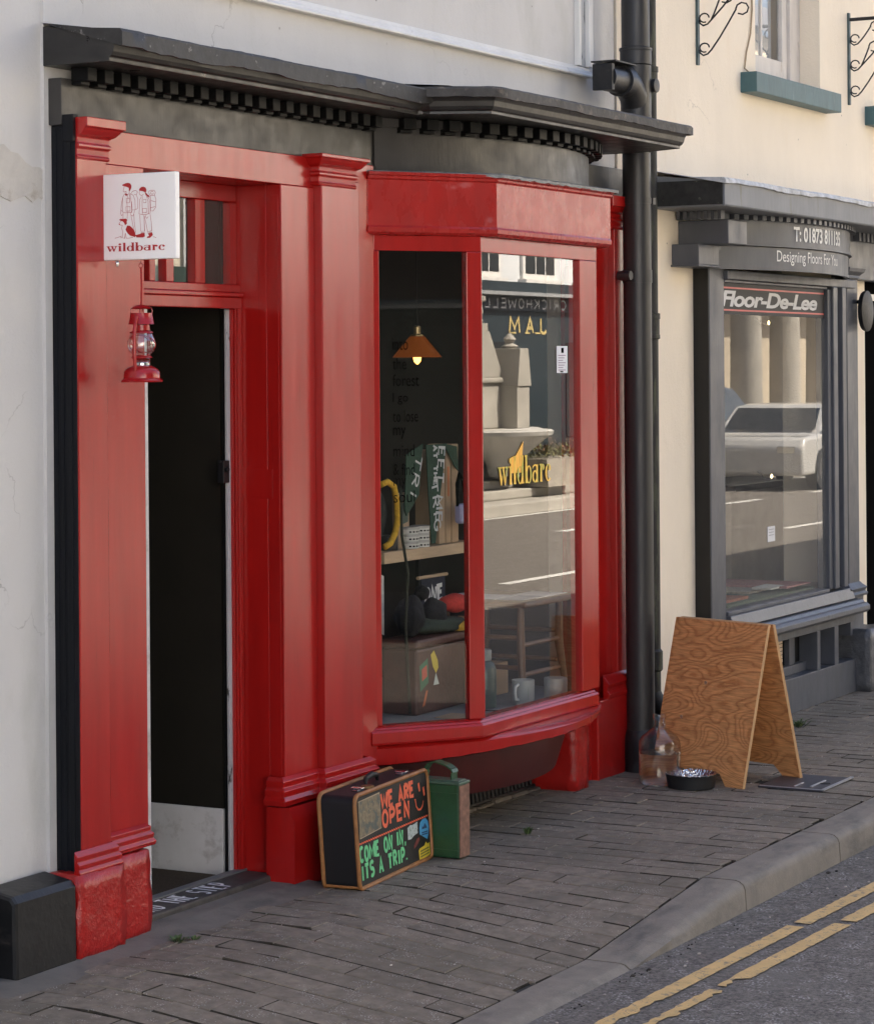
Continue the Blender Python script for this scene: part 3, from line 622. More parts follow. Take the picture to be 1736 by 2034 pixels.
for i in range(81):
    (x, y), (nx, ny) = bpf(i / 80); w = r.uniform(-.002, .002); h = r.uniform(-.002, .002) + .003 * sin(i * .3)
    rows.append([q.bm.verts.new((x + nx * o, y + ny * o, z)) for o, z in ((-.05, 2.744 + h * .4), (.006 + w, 2.738 + h * .3), (.015 + w, 2.730), (.015 + w, 2.700 + h), (.007 + w, 2.699 + h))])
for A, B in zip(rows, rows[1:]):
    for j in range(4): q.bm.faces.new((A[j], A[j + 1], B[j + 1], B[j]))
q.prism([(7.85, .06), (7.85, -.22), (7.96, -.40), (9.67, -.40), (9.74, .06)], 2.7405, 2.742); 
q.face([(7.86, -.30, 2.743), (9.7, -.395, 2.743), (9.75, .06, 2.775), (7.86, .06, 2.775)])
q.build('lead_flashing', mat('dull_brown_lead', (.038, .034, .030), .6, .35, (25, 25, 25), bump=.002, bs=(40, 40, 40), stain=(.16, .13, .10), stain_s=24, stain_t=(.55, .72)), c2, smooth=True)

# bay window
bay_f = [(7.775, .03), (7.795, -.005), (8.235, -.30), (9.235, -.30), (9.66, .0)]
q = MB(); q.sweep([(-.05, 2.222), (-.012, 2.222), (.0, 2.232), (.001, 2.247), (-.004, 2.255), (-.004, 2.418), (.004, 2.424), (.005, 2.432), (.012, 2.437), (.013, 2.447), (-.05, 2.447)], bay_f[1:])
bf = q.build('bay_fascia', REDFADE, sf, bevel=.0012)
q = MB(); r = random.Random(9)
out = []; path = [(7.76, .03), (8.24, -.318), (8.30, -.322), (9.245, -.322), (9.30, -.28)]
def along(pts, n):
    res = []
    for a_, b_ in zip(pts, pts[1:]):
        k = max(2, int((Vector(b_) - Vector(a_)).length / .03))
        for i in range(k): res.append(tuple(Vector(a_).lerp(Vector(b_), i / k)))
    return res + [pts[-1]]
rim = along(path, 0); rows = []
for (x, y) in rim:
    w = r.uniform(-.003, .003); h = r.uniform(-.003, .003)
    bx, by = 8.735 + (x - 8.735) * .86, 1.21 + (y - 1.21) * .90
    rows.append([q.bm.verts.new(p) for p in ((bx, by, 2.482 + h), (x * .25 + bx * .75, y * .25 + by * .75, 2.462 + h), (x, y - w, 2.4525 + h * .3), (x, y - .006 - w, 2.4485 + h * .3), (x, y - .005 - w, 2.438 + h))])
for A, B in zip(rows, rows[1:]):
    for j in range(4): q.bm.faces.new((A[j], A[j + 1], B[j + 1], B[j]))
q.build('lead_flashing', mat('grey_lead_skirt', (.20, .205, .205), .5, .3, (22, 22, 22), bump=.0025, bs=(35, 35, 35), stain=(.40, .41, .41), stain_s=(16, 16, 16), stain_t=(.55, .75)), bf, smooth=True)
GP = [(7.86, -.012), (8.185, -.245), (9.17, -.245), (9.50, -.01)]     # glass line
hp = [(7.84, 0), (8.19, -.25), (9.19, -.25), (9.53, 0)]
q = MB(); q.sweep([(-.045, 2.165), (.002, 2.165), (.002, 2.2215), (-.045, 2.2215)], hp); q.build('bay_head', RED, sf, bevel=.002)
def post(pts, name, z0=.45, z1=2.1645): return MB().prism(pts, z0, z1).build(name, RED, sf, bevel=.003)
dl = Vector((.35, -.25)).normalized(); nl = Vector((-.25, -.35)).normalized()   # along and out of the left pane
def lp(s_, o): p = Vector((7.84, 0)) + dl * s_ + nl * o; return (p.x, p.y)
LL = sqrt(.35 ** 2 + .25 ** 2)
post([lp(-.01, .0), lp(.022, .0), lp(.022, -.05), lp(-.01, -.05)], 'window_post')
post([lp(LL - .058, .002), (8.191, -.252), (8.200, -.252), (8.205, -.20), lp(LL - .058, -.04)], 'mullion')
post([(9.035, -.252), (9.19, -.252), (9.205, -.24), (9.175, -.19), (9.035, -.20)], 'window_post')
post([(9.47, -.045), (9.53, .0), (9.50, .04), (9.45, -.01)], 'window_post')
def pane(a, b, name='window_pane', z0=.43, z1=2.17):
    q = MB(); q.face([(a[0], a[1], z0), (b[0], b[1], z0), (b[0], b[1], z1), (a[0], a[1], z1)]); return q.build(name, GLASS, sf, recalc=False)
paneL = pane(lp(0, -.012), lp(LL - .03, -.012)); paneF = pane((8.19, -.236), (9.1, -.236)); pane((9.185, -.235), (9.50, -.01))
# sill, bow board, apron
sp = [(7.80, .0), (8.155, -.262), (9.15, -.262), (9.50, -.0)]
q = MB(); q.sweep([(-.06, .384), (.002, .384), (.005, .392), (.005, .428), (.000, .436), (-.008, .438), (-.012, .444), (-.03, .449), (-.06, .452)], sp); q.build('sill', RED, sf, bevel=.0015)
B2, R2 = (8.70, .847), 1.207
def bw(a, r=R2): return (B2[0] + r * sin(a), B2[1] - r * cos(a))
ap = [bw(rad(-46 + 92 * i / 40)) for i in range(41)]
q = MB(); q.sweep([(-.14, .325), (-.01, .325), (.0, .33), (.003, .368), (-.008, .380), (-.03, .3838), (-.14, .3838)], ap)
for v in q.bm.verts:
    if v.co.z < .34: v.co.z += .035 * lin(8.2, 9.5, v.co.x) - .022 * lin(8.3, 7.8, v.co.x) + random.uniform(-.003, .003)
    elif v.co.z < .37: v.co.z += .01 * lin(8.2, 9.5, v.co.x)
q.build('bow_board', RED, sf, smooth=True)
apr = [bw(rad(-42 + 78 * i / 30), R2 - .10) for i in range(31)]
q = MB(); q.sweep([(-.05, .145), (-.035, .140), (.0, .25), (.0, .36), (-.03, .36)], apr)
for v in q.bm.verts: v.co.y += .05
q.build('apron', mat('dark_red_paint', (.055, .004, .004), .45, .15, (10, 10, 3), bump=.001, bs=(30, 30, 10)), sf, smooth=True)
q = MB(); q.box(7.8, 9.6, .14, .2, -.1, .37); q.build('back_board', DARK, sf)
b = rough_block(9.30, 9.43, -.085, .12, -.015, .38, amp=.006, fl=.02); b.build('bracket_pier', REDROUGH, sf, smooth='all')
MB().box(9.44, 9.62, -.02, .1, -.01, .375).build('side_board', RED, sf, bevel=.004)
# stone edging of the cellar light
st = MB()
for i in range(8): st.box(8.30 + i * .15, 8.445 + i * .15, .07 + .0 * i, .15, -.02, .012 + random.uniform(-.004, .004))
structure(st.build('cellar_edging', mat('worn_stone', (.12, .10, .08), .85, .2, (12, 12, 12), isl=.2, bump=.003, bs=(60, 60, 60)), bevel=.01))
gr = thing('cellar_grate', 'black ribbed iron grate in the shadow under the bay window', 'grate', (8.9, .13, 0))
q = MB()
for i in range(34): x = 8.25 + i * .034; q.tube([(x, .10, .02), (x + .03, .135, .14)], .006, 6)
q.build('bars', IRON, gr); q = MB(); q.tube([(8.22, .10, .014), (9.42, .10, .014)], .008, 8); q.tube([(8.25, .137, .143), (9.45, .137, .143)], .008, 8); q.build('rails', IRON, gr)

# writing on the panes: a dark verse on the left pane, the gilt name and a paper notice on the front pane
fL = frame((7.84 + nl.x * -.006, nl.y * -.006, 0), (dl.x, dl.y, 0), (nl.x, nl.y, 0))
INK = mat('black_vinyl', (.003, .0028, .0025), .8, spec=.0)
VERSE = mat('dull_black_vinyl', (.007, .006, .005), .9, spec=.0)
for s_, z_, w_ in (('into', 1.806, .062), ('the', 1.735, .055), ('forest', 1.675, .105), ('I go', 1.608, .06), ('to lose', 1.545, .10), ('my', 1.483, .05), ('mind', 1.42, .085), ('& find', 1.352, .085), ('my', 1.30, .05), ('soul', 1.253, .085)):
    text('pane_lettering', s_, fL, (.075, z_, .075 + w_, z_ + .042), VERSE, paneL, bold=-.006, lift=0)
fF = frame((8.19, -.2385, 0), (1, 0, 0), (0, -1, 0))
GOLD = mat('gilt_lettering', (.62, .40, .06), .28, .35, (90, 90, 14), metal=.75, stain=(.28, .30, .05), stain_s=(60, 60, 12), stain_t=(.5, .56))
q = MB(); wildbarc(q, fF, (.15, 1.298, .60, 1.405), lvl=.0006); q.build('pane_lettering', GOLD, paneF, recalc=False)
q = MB(); q.poly([(.262, 1.402), (.29, 1.40), (.355, 1.452), (.362, 1.46), (.345, 1.34), (.25, 1.34)], fF, .0002); q.build('painted_reflection', mat('yellow_reflection_paint', (.80, .42, .04), .35, .2, (60, 60, 10), metal=.3), paneF, recalc=False)  # yellow reflection in the pane, painted on as a flat patch
nz = MB(); nz.prism([(.655, 1.716), (.752, 1.716), (.752, 1.822), (.655, 1.822)], .0006, .0014, fF); nt_ = nz.build('paper_notice', mat('white_paper', (.74, .74, .76), .7, .03), paneF)
q = MB()
for i in range(7): q.ribbon([(.668, 1.785 - i * .0095), (.735 - .012 * (i % 3), 1.785 - i * .0095)], .0032, fF, .0019)
q.build('print', mat('mauve_print', (.30, .22, .30), .6), nt_, recalc=False)
q = MB(); q.poly([(.695, 1.795), (.718, 1.795), (.718, 1.815), (.695, 1.815)], fF, .0019); q.ribbon([(.685, 1.7215), (.712, 1.7215)], .005, fF, .0019); q.build('print', INK, nt_, recalc=False)

# ================================================================== hanging sign and lantern
sg = thing('hanging_sign', 'square white hanging sign with two red-drawn hikers and a sitting dog', 'sign', (6.17, -.155, 2.07))
MB().box(6.17, 6.192, -.292, -.012, 2.07, 2.328).build('board', SIGNW, sg, bevel=.003)
fs = frame((6.1696, -.014, 2.07), (0, -1, 0), (-1, 0, 0))
SW, SH = .277, .257
def sp_(x, y): return ((x - 97) / 648 * SW, (1 - (y - 92) / 740) * SH)
q = MB(); k = 0
def ln(*pts, w=.0011, close=False):
    global k
    q.ribbon([sp_(*p) for p in pts], w, fs, .0006 + .00004 * (k % 12), close); k += 1
def fill(*pts):
    global k
    q.poly([sp_(*p) for p in pts], fs, .0006 + .00004 * (k % 12)); k += 1
# man in a cap
fill((296, 184), (318, 174), (330, 170), (348, 168), (366, 175), (376, 192), (376, 210), (370, 226), (361, 240), (354, 238), (355, 214), (340, 204), (320, 198), (300, 190))
ln((316, 198), (309, 222), (305, 240), (316, 246), (332, 240)); ln((332, 240), (330, 262), (345, 270), (356, 262), (360, 240))
fill((318, 262), (332, 258), (345, 272), (330, 282))
ln((318, 262), (302, 290), (291, 340), (285, 400), (296, 412)); ln((302, 290), (298, 360), (300, 418), (322, 426), (380, 424), (374, 340), (364, 262)); ln((364, 262), (392, 278), (406, 320), (408, 400), (380, 406), (378, 330)); ln((345, 272), (338, 330), (340, 424))
ln((332, 302), (360, 302), (360, 340), (332, 340), close=True); ln((328, 374), (364, 374), (364, 412), (328, 412), close=True)
ln((285, 400), (283, 432), (292, 450), (300, 440)); ln((382, 408), (370, 430), (372, 450), (388, 456), (396, 440), (404, 402))
ln((374, 262), (384, 244), (412, 236), (428, 250), (418, 276), (400, 270)); ln((418, 276), (430, 310), (430, 392), (408, 404)); ln((364, 262), (356, 300), (362, 330))
ln((304, 424), (302, 478)); ln((342, 426), (338, 478)); ln((372, 452), (384, 520), (396, 580), (406, 622)); ln((396, 440), (398, 500), (410, 600))
fill((406, 622), (424, 618), (452, 612), (446, 640), (424, 640), (410, 632))
# woman
fill((440, 236), (448, 220), (462, 210), (480, 208), (496, 216), (504, 232), (503, 250), (496, 262), (488, 254), (470, 246), (448, 242))
fill((490, 258), (504, 264), (514, 278), (526, 284), (532, 304), (512, 294), (498, 282))
ln((446, 242), (443, 262), (450, 278), (466, 284), (480, 272)); ln((462, 292), (448, 318), (444, 400), (440, 440), (470, 448), (520, 444), (518, 340), (506, 292)); ln((506, 292), (524, 310), (534, 360), (534, 440), (504, 446)); ln((470, 290), (466, 340), (468, 446))
ln((476, 318), (500, 318), (500, 346), (476, 346), close=True); ln((470, 396), (504, 396), (504, 430), (470, 430), close=True); ln((500, 448), (494, 468), (506, 482), (518, 466))
ln((524, 250), (540, 242), (570, 244), (580, 262), (572, 286), (540, 288), (526, 270), close=True); ln(*[(552 + 13 * cos(a), 264 + 13 * sin(a)) for a in [i * .7 for i in range(9)]])
ln((536, 288), (540, 330), (538, 420), (560, 420), (582, 390), (584, 320), (574, 288)); ln((540, 330), (580, 344)); ln((540, 392), (578, 384))
ln((446, 448), (450, 520), (454, 590), (486, 592), (482, 452)); ln((484, 460), (500, 530), (512, 598), (548, 588), (544, 520), (534, 448)); ln((454, 600), (486, 602)); ln((510, 608), (548, 600))
fill((456, 606), (486, 606), (488, 636), (470, 644), (416, 642), (412, 628), (440, 622)); fill((514, 612), (548, 604), (556, 626), (540, 642), (530, 650), (504, 650), (506, 640), (524, 632))
# dog
fill((268, 484), (282, 476), (300, 478), (326, 476), (340, 486), (334, 500), (336, 520), (320, 534), (312, 512), (300, 498), (284, 494)); ln((284, 494), (272, 510), (268, 522), (280, 530), (298, 532)); fill((266, 520), (276, 518), (278, 528), (268, 528))
fill((338, 536), (362, 540), (388, 566), (404, 596), (410, 626), (404, 640), (388, 632), (362, 624), (344, 606), (332, 588), (324, 570))
ln((298, 532), (290, 556), (300, 590), (296, 640), (316, 646), (322, 600)); ln((322, 600), (330, 646), (352, 646)); ln((352, 646), (388, 640)); ln((232, 642), (262, 634), (290, 626)); ln((556, 640), (584, 650)); ln((296, 640), (282, 640), (284, 628))
q.build('drawing', SIGNRED, sg, recalc=False)
q = MB(); a_, b_ = sp_(158, 757), sp_(662, 684); wildbarc(q, fs, (a_[0], a_[1], b_[0], b_[1]), lvl=.0006); q.build('lettering', SIGNRED, sg, recalc=False)
for z in (2.12, 2.26): MB().box(6.176, 6.186, -.0115, .0, z, z + .02).build('bracket', IRON, sg)
q = MB(); q.lathe([(.004, -.018), (.006, -.012), (.006, -.004), (.003, 0)], (6.181, -.07, 2.069), 10); q.build('bolt', CHROME, sg, smooth=True)
ln_ = thing('storm_lantern', 'red storm lantern with a clear globe hanging by its wire under the sign', 'lantern', (6.18, -.158, 1.70))
cx, cy = 6.18, -.158
q = MB(); q.tube([(cx, cy, 2.069), (cx, cy, 2.058)], .0016, 6); q.tube([(cx, cy + .007 * cos(a), 2.052 + .007 * sin(a)) for a in [i * 2 * pi / 14 for i in range(14)]], .0013, 6, closed=True)
q.tube([(cx, cy, 2.046), (cx, cy - .002, 1.99), (cx, cy, 1.93)], .0028, 8); q.build('hook', LANTRED, ln_, smooth=True)
q = MB(); q.lathe([(.062, 0), (.064, .005), (.060, .009), (.055, .012), (.0545, .030), (.050, .038), (.040, .045), (.024, .051)], (cx, cy, 1.703), 36); q.build('tank', LANTRED, ln_, smooth=True)
q = MB(); q.lathe([(.024, 0), (.024, .006), (.021, .007), (.024, .010), (.026, .014), (.022, .018)], (cx, cy, 1.754), 28); q.build('burner', CHROME, ln_, smooth=True)
q = MB(); q.lathe([(.024, 0), (.034, .004), (.030, .008), (.026, .011)], (cx, cy, 1.772), 28); q.build('gallery', LANTRED, ln_, smooth=True)
q = MB(); q.lathe([(.024, 0), (.037, .012), (.043, .026), (.042, .042), (.035, .060), (.031, .068)], (cx, cy, 1.783), 32, cap=False); q.build('globe', LAMPGLASS, ln_, smooth='all', recalc=True)
q = MB(); q.lathe([(.036, 0), (.034, .004), (.025, .008), (.0245, .024), (.027, .025)], (cx, cy, 1.850), 28); q.lathe([(.040, 0), (.038, .003), (.034, .026), (.033, .034)], (cx, cy, 1.876), 28); q.lathe([(.030, 0), (.034, .002), (.022, .009), (.008, .013)], (cx, cy, 1.922), 28)
for i in range(4): a = i * pi / 2 + .5; q.tube([(cx + .031 * cos(a), cy + .031 * sin(a), 1.909), (cx + .033 * cos(a), cy + .033 * sin(a), 1.916), (cx + .030 * cos(a), cy + .03 * sin(a), 1.924)], .0016, 6)
q.build('chimney', LANTRED, ln_, smooth=True)
q = MB()
for s_ in (-1, 1):
    q.tube([(cx + s_ * .046, cy + .010 * s_, 1.735), (cx + s_ * .052, cy + .011 * s_, 1.79), (cx + s_ * .050, cy + .010 * s_, 1.86), (cx + s_ * .036, cy + .008 * s_, 1.90)], .0056, 10)
q.build('side_tube', LANTRED, ln_, smooth=True)
q = MB(); ring = []
for i in range(28): a = 2 * pi * i / 28; ring.append((cx - .012 * sin(a) - .030 * abs(cos(a)) * 0, cy + .050 * cos(a), 1.818 + .026 * sin(a)))
q.tube(ring, .0015, 6, closed=True)
ring = [(cx + .050 * cos(2 * pi * i / 28), cy + .012 * sin(2 * pi * i / 28), 1.818 + .026 * sin(2 * pi * i / 28)) for i in range(28)]; q.tube(ring, .0015, 6, closed=True)
q.build('wire_guard', LANTRED, ln_, smooth=True)

# ================================================================== suitcase, fuel can, jug, bowl, board, cover, step
ang = atan2(.064, .611)
sc = thing('suitcase', 'black suitcase with tan trim painted WE ARE OPEN, leaning by the middle pilaster', 'suitcase', (7.209, -.30, 0), ang)
SL, SD, SHH = .615, .140, .312
def rrect(w, h, r, n=5):
    pts = []
    for cx_, cy_, a0 in ((w - r, r, -90), (w - r, h - r, 0), (r, h - r, 90), (r, r, 180)):
        for i in range(n + 1): a = rad(a0 + 90 * i / n); pts.append((cx_ + r * cos(a), cy_ + r * sin(a)))
    return pts
LEATH = mat('black_leatherette', (.005, .0045, .005), .55, .2, (30, 30, 30), bump=.0006, bs=(300, 300, 300))
TAN = mat('tan_leather_trim', (.30, .125, .035), .5, .25, (25, 25, 25), bump=.0006, bs=(150, 150, 150))
lean = lambda z: .02 * z / SHH
fc = lambda u, v, w: (u, w + lean(v), v)
MB().prism(rrect(SL, SHH, .028), .004, SD - .004, fc).build('body', LEATH, sc, local=True, smooth=True)
for y0, y1 in ((-.004, .012), (SD - .012, SD + .002)):
    o_, i_ = rrect(SL + .004, SHH + .002, .03, 6), [(u + .002 + .0, v) for u, v in rrect(SL, SHH, .028, 6)]
    pts = [(u - .002, (v)) for u, v in o_]
    q = MB(); q.tube([fc(u, max(.006, v), (y0 + y1) / 2) for u, v in pts], .0075, 8, closed=True); 
    q.build('trim', TAN, sc, local=True, smooth=True)
for u_ in (.008, SL - .008):
    q = MB(); q.tube([fc(u_, .010, y) for y in (.0, SD / 2, SD)], .006, 8); q.build('corner_trim', TAN, sc, local=True, smooth=True)
ft = lambda u, v, h: fc(u, v, .0045 - h)
hz = SHH
q = MB(); q.tube([fc(.25, hz, .075), fc(.255, hz + .020, .075), fc(.30, hz + .027, .075), fc(.345, hz + .020, .075), fc(.35, hz, .075)], [.005, .009, .011, .009, .005], 8); q.build('handle', LEATH, sc, local=True, smooth=True)
for u_, mm in ((.10, CHROME), (.47, CHROME)):
    q = MB(); q.prism([(u_, .035), (u_ + .05, .035), (u_ + .05, .06), (u_, .06)], hz, hz + .006, lambda a, b, w: (a, b + lean(hz), w)); q.prism([(u_ + .012, .028), (u_ + .038, .028), (u_ + .038, .07), (u_ + .012, .07)], hz + .0062, hz + .011, lambda a, b, w: (a, b + lean(hz), w)); q.build('latch', mm, sc, local=True, bevel=.0015)
q = MB(); q.lathe([(.024, 0), (.022, .008), (.01, .01)], (.19, .06, hz), 14); q.build('key_plate', mat('brown_brass', (.20, .11, .04), .45, .2, metal=.5), sc, local=True, smooth=True)
CORAL = mat('coral_chalk_paint', (.72, .13, .055), .7, .12, (60, 60, 60)); MINT = mat('mint_chalk_paint', (.15, .56, .24), .7, .15, (60, 60, 60))
def fb(s0, t1, s1, t0): return (s0 * SL, (1 - t1) * SHH, s1 * SL, (1 - t0) * SHH)
q = MB(); hand(q, 'WE ARE', ft, fb(.345, .225, .80, .075), .0145, .04); hand(q, 'OPEN', ft, fb(.345, .43, .72, .265), .0145, .04)
for s_ in (.875, .94): q.ribbon([(s_ * SL - .003, .265 - (.02 if s_ > .9 else 0) + .012), (s_ * SL + .003, .265 - (.02 if s_ > .9 else 0) - .018)], [.014, .012], ft, .0018)
q.ribbon([(SL * .80, .225), (SL * .82, .224)], .004, ft, .0015); q.ribbon([(SL * .81, .225), (SL * .82, .200), (SL * .845, .186), (SL * .88, .184), (SL * .91, .194), (SL * .925, .210)], .006, ft, .0017)
zg = [(.012 + i * .0088, .152 + (.0035 if i % 2 else -.001) ) for i in range(68)]; q.ribbon(zg, .0045, ft, .0015)
q.build('lettering', CORAL, sc, local=True, recalc=False)
q = MB(); hand(q, 'COME ON IN,', ft, fb(.02, .70, .645, .555), .0125, .05, gap=.3); hand(q, 'ITS A TRIP.', ft, fb(.035, .895, .655, .745), .0125, .05, gap=.32); q.build('lettering', MINT, sc, local=True, recalc=False)
q = MB(); q.prism([(.022, .170), (.198, .178), (.20, .296), (.026, .292)], .001, .002, ft); q.build('map_sheet', mat('faded_map', (.20, .16, .095), .6, .35, (60, 60, 60), stain=(.09, .10, .085), stain_s=26, stain_t=(.48, .56), speck=(.3, .22, .12), speck_s=90, speck_t=.3), sc, local=True)
q = MB(); q.ribbon([(.022, .170), (.198, .178), (.20, .296), (.026, .292)], .003, ft, .0022, close=True); q.build('sheet_edge', mat('cream_edge', (.40, .31, .2), .6), sc, local=True, recalc=False)
def stk(name, pts, m): q = MB(); q.prism([(s_ * SL, (1 - t) * SHH) for s_, t in pts], .001, .0018, ft); return q.build(name, m, sc, local=True)
stk('sticker', [(.68, .555), (.72, .535), (.75, .545), (.82, .53), (.815, .655), (.76, .665), (.72, .69), (.675, .685)], mat('pale_sticker', (.50, .55, .53), .5, .2, (90, 90, 90), stain=(.16, .22, .16), stain_s=90, stain_t=(.5, .6)))
b_ = stk('sticker', [(.845, .61), (.86, .555), (.90, .525), (.94, .53), (.97, .57), (.98, .64), (.965, .72), (.945, .765), (.88, .71), (.845, .68)], mat('blue_sticker', (.08, .33, .56), .5, .05))
q = MB(); q.poly([(s_ * SL, (1 - t) * SHH) for s_, t in ((.875, .635), (.885, .60), (.90, .615), (.92, .575), (.94, .61), (.95, .64))], ft, .002)
for t in (.672, .695): q.ribbon([(.87 * SL, (1 - t) * SHH), (.96 * SL, (1 - t - .008) * SHH)], .0045, ft, .0021)
q.build('print', mat('navy_print', (.02, .05, .12), .6), b_, local=True, recalc=False)
stk('sticker', [(.755, .775), (.80, .715), (.835, .71), (.835, .74), (.79, .79), (.752, .81)], mat('brown_sticker', (.20, .045, .035), .5, .3, (120, 120, 120)))
y_ = stk('sticker', [(.815, .86), (.83, .835), (.90, .825), (.925, .79), (.94, .82), (.975, .81), (.975, .945), (.93, .955), (.82, .965)], mat('yellow_sticker', (.62, .46, .03), .5, .08))
q = MB()
for t in (.87, .90, .93): q.ribbon([(.835 * SL, (1 - t) * SHH), (.96 * SL, (1 - t + .008) * SHH)], .0055, ft, .0021)
q.build('print', mat('olive_print', (.16, .16, .03), .6), y_, local=True, recalc=False)

GREEN = mat('green_enamel', (.022, .075, .030), .38, .2, (14, 14, 14), bump=.0007, bs=(50, 50, 50), rvar=.1, coat=.15, stain=(.03, .055, .028), stain_s=14, stain_t=(.55, .72))
cn = thing('fuel_can', 'old green metal fuel can with a strap handle, standing behind the suitcase', 'can', (7.885, -.235, 0))
MB().box(7.832, 7.908, -.335, -.135, .002, .262).build('body', GREEN, cn, bevel=.006)
q = MB(); q.box(7.828, 7.912, -.339, -.131, .2625, .272); q.box(7.84, 7.90, -.33, -.14, .2722, .277); q.build('lid', mat('green_enamel_lid', (.075, .13, .085), .45, .2, (14, 14, 14), bump=.0006, bs=(50, 50, 50), coat=.1), cn, bevel=.003)
q = MB(); q.box(7.8300, 7.8318, -.33, -.14, .028, .032); q.box(7.8300, 7.8318, -.33, -.14, .228, .233); q.build('rib', GREEN, cn); q = MB(); q.box(7.834, 7.906, -.3385, -.3352, .006, .26); q.build('seam', mat('rusty_seam', (.20, .10, .065), .7, .4, (40, 40, 40)), cn)
q = MB(); pts = [(-.175, .277), (-.182, .30), (-.20, .325), (-.228, .334), (-.27, .324), (-.292, .312), (-.298, .30), (-.298, .277)]
for a, b in zip(pts, pts[1:]):
    q.face([(7.850, a[0], a[1]), (7.850, b[0], b[1]), (7.892, b[0], b[1]), (7.892, a[0], a[1])])
h_ = q.build('handle', GREEN, cn); so_ = h_.modifiers.new('thick', 'SOLIDIFY'); so_.thickness = .005

jg = thing('water_jug', 'clear glass demijohn half full of water beside the plywood board', 'jug', (9.635, -.318, 0))
prof = [(.080, .002), (.086, .010), (.087, .03), (.087, .165), (.084, .182), (.072, .200), (.045, .222), (.024, .236), (.020, .245), (.020, .268), (.027, .272), (.027, .288), (.024, .292)]
q = MB(); q.lathe(prof, (0, 0, 0), 40, cap=False); q.face([(.08 * cos(a), .08 * sin(a), .002) for a in [i * 2 * pi / 40 for i in range(40)]]); q.build('bottle', JUGGLASS, jg, local=True, smooth='all')
q = MB(); q.lathe([(.079, .005), (.084, .012), (.0855, .13), (.080, .132)], (0, 0, 0), 40); q.build('water', WATER, jg, local=True, smooth=True)
q = MB(); ring = [(.024 + .018 * cos(a), -.012, .255 + .016 * sin(a)) for a in [i * 2 * pi / 16 for i in range(16)]]; q.tube([(-.012 + .4 * x_ - .012, -.024 + y_ * .2, z_) for x_, y_, z_ in ring], .004, 8, closed=True); q.build('finger_loop', JUGGLASS, jg, local=True, smooth=True)
q = MB(); q.box(.060, .0605, -.064, -.050, .08, .16)
q.bm.free()
bw_ = thing('dog_bowl', 'black pet bowl with a dimpled steel inside, on the pavement by the board', 'bowl', (9.612, -.468, 0))
q = MB(); q.lathe([(.092, .0), (.098, .004), (.100, .02), (.104, .050), (.106, .056), (.104, .0575)], (0, 0, 0), 44, cap=False); q.face([(.092 * cos(i * .1428), .092 * sin(i * .1428), .0005) for i in range(44)]); q.build('body', mat('black_rubber_bowl', (.012, .012, .012), .55, .1), bw_, local=True, smooth=True)
q = MB(); q.lathe([(.1045, .0578), (.106, .060), (.103, .061), (.098, .055), (.086, .03), (.076, .018), (.0001, .016)], (0, 0, 0), 44, cap=False)
dm = mat('dimpled_steel', (.66, .65, .64), .16, .05, metal=1)
v_ = N(dm, 'ShaderNodeTexVoronoi'); v_.inputs['Scale'].default_value = 95; tc_ = N(dm, 'ShaderNodeTexCoord'); L(dm, tc_.outputs['Object'], v_.inputs['Vector']); bp_ = N(dm, 'ShaderNodeBump'); bp_.inputs['Distance'].default_value = .006; L(dm, v_.outputs['Distance'], bp_.inputs['Height']); L(dm, bp_.outputs[0], dm.node_tree.nodes['Principled BSDF'].inputs['Normal'])
q.build('steel_lining', dm, bw_, local=True, smooth='all')

# folding plywood board
PLY = bpy.data.materials.new('plywood'); PLY.use_nodes = True
b = PLY.node_tree.nodes['Principled BSDF']; tc = N(PLY, 'ShaderNodeTexCoord'); mp = N(PLY, 'ShaderNodeMapping'); mp.inputs['Scale'].default_value = (2.2, 1.35, 3.4); mp.inputs['Location'].default_value = (0, .35, .2); L(PLY, tc.outputs['Object'], mp.inputs[0])
n0 = N(PLY, 'ShaderNodeTexNoise'); n0.inputs['Scale'].default_value = 1.6; n0.inputs['Detail'].default_value = 1.5; n0.inputs['Distortion'].default_value = .55; L(PLY, mp.outputs[0], n0.inputs['Vector'])
n1 = N(PLY, 'ShaderNodeTexNoise'); n1.inputs['Scale'].default_value = 30; n1.inputs['Detail'].default_value = 4; L(PLY, mp.outputs[0], n1.inputs['Vector'])
s1 = N(PLY, 'ShaderNodeMath', operation='MULTIPLY_ADD'); L(PLY, n1.outputs[0], s1.inputs[0]); s1.inputs[1].default_value = .022; L(PLY, n0.outputs[0], s1.inputs[2])
m1 = N(PLY, 'ShaderNodeMath', operation='MULTIPLY'); L(PLY, s1.outputs[0], m1.inputs[0]); m1.inputs[1].default_value = 21
f1 = N(PLY, 'ShaderNodeMath', operation='FRACT'); L(PLY, m1.outputs[0], f1.inputs[0])
cr = N(PLY, 'ShaderNodeValToRGB'); L(PLY, f1.outputs[0], cr.inputs[0]); e = cr.color_ramp.elements
e[0].position = 0; e[0].color = (.60, .275, .105, 1); e[1].position = 1; e[1].color = (.59, .27, .10, 1)
for p_, c_ in ((.30, (.70, .345, .135, 1)), (.62, (.66, .315, .12, 1)), (.84, (.48, .20, .07, 1)), (.92, (.53, .23, .08, 1))): k_ = e.new(p_); k_.color = c_
cr.color_ramp.interpolation = 'EASE'
n2 = N(PLY, 'ShaderNodeTexNoise'); n2.inputs['Scale'].default_value = 1; n2.inputs['Detail'].default_value = 5; mp2 = N(PLY, 'ShaderNodeMapping'); mp2.inputs['Scale'].default_value = (20, 14, 190); L(PLY, tc.outputs['Object'], mp2.inputs[0]); L(PLY, mp2.outputs[0], n2.inputs['Vector'])
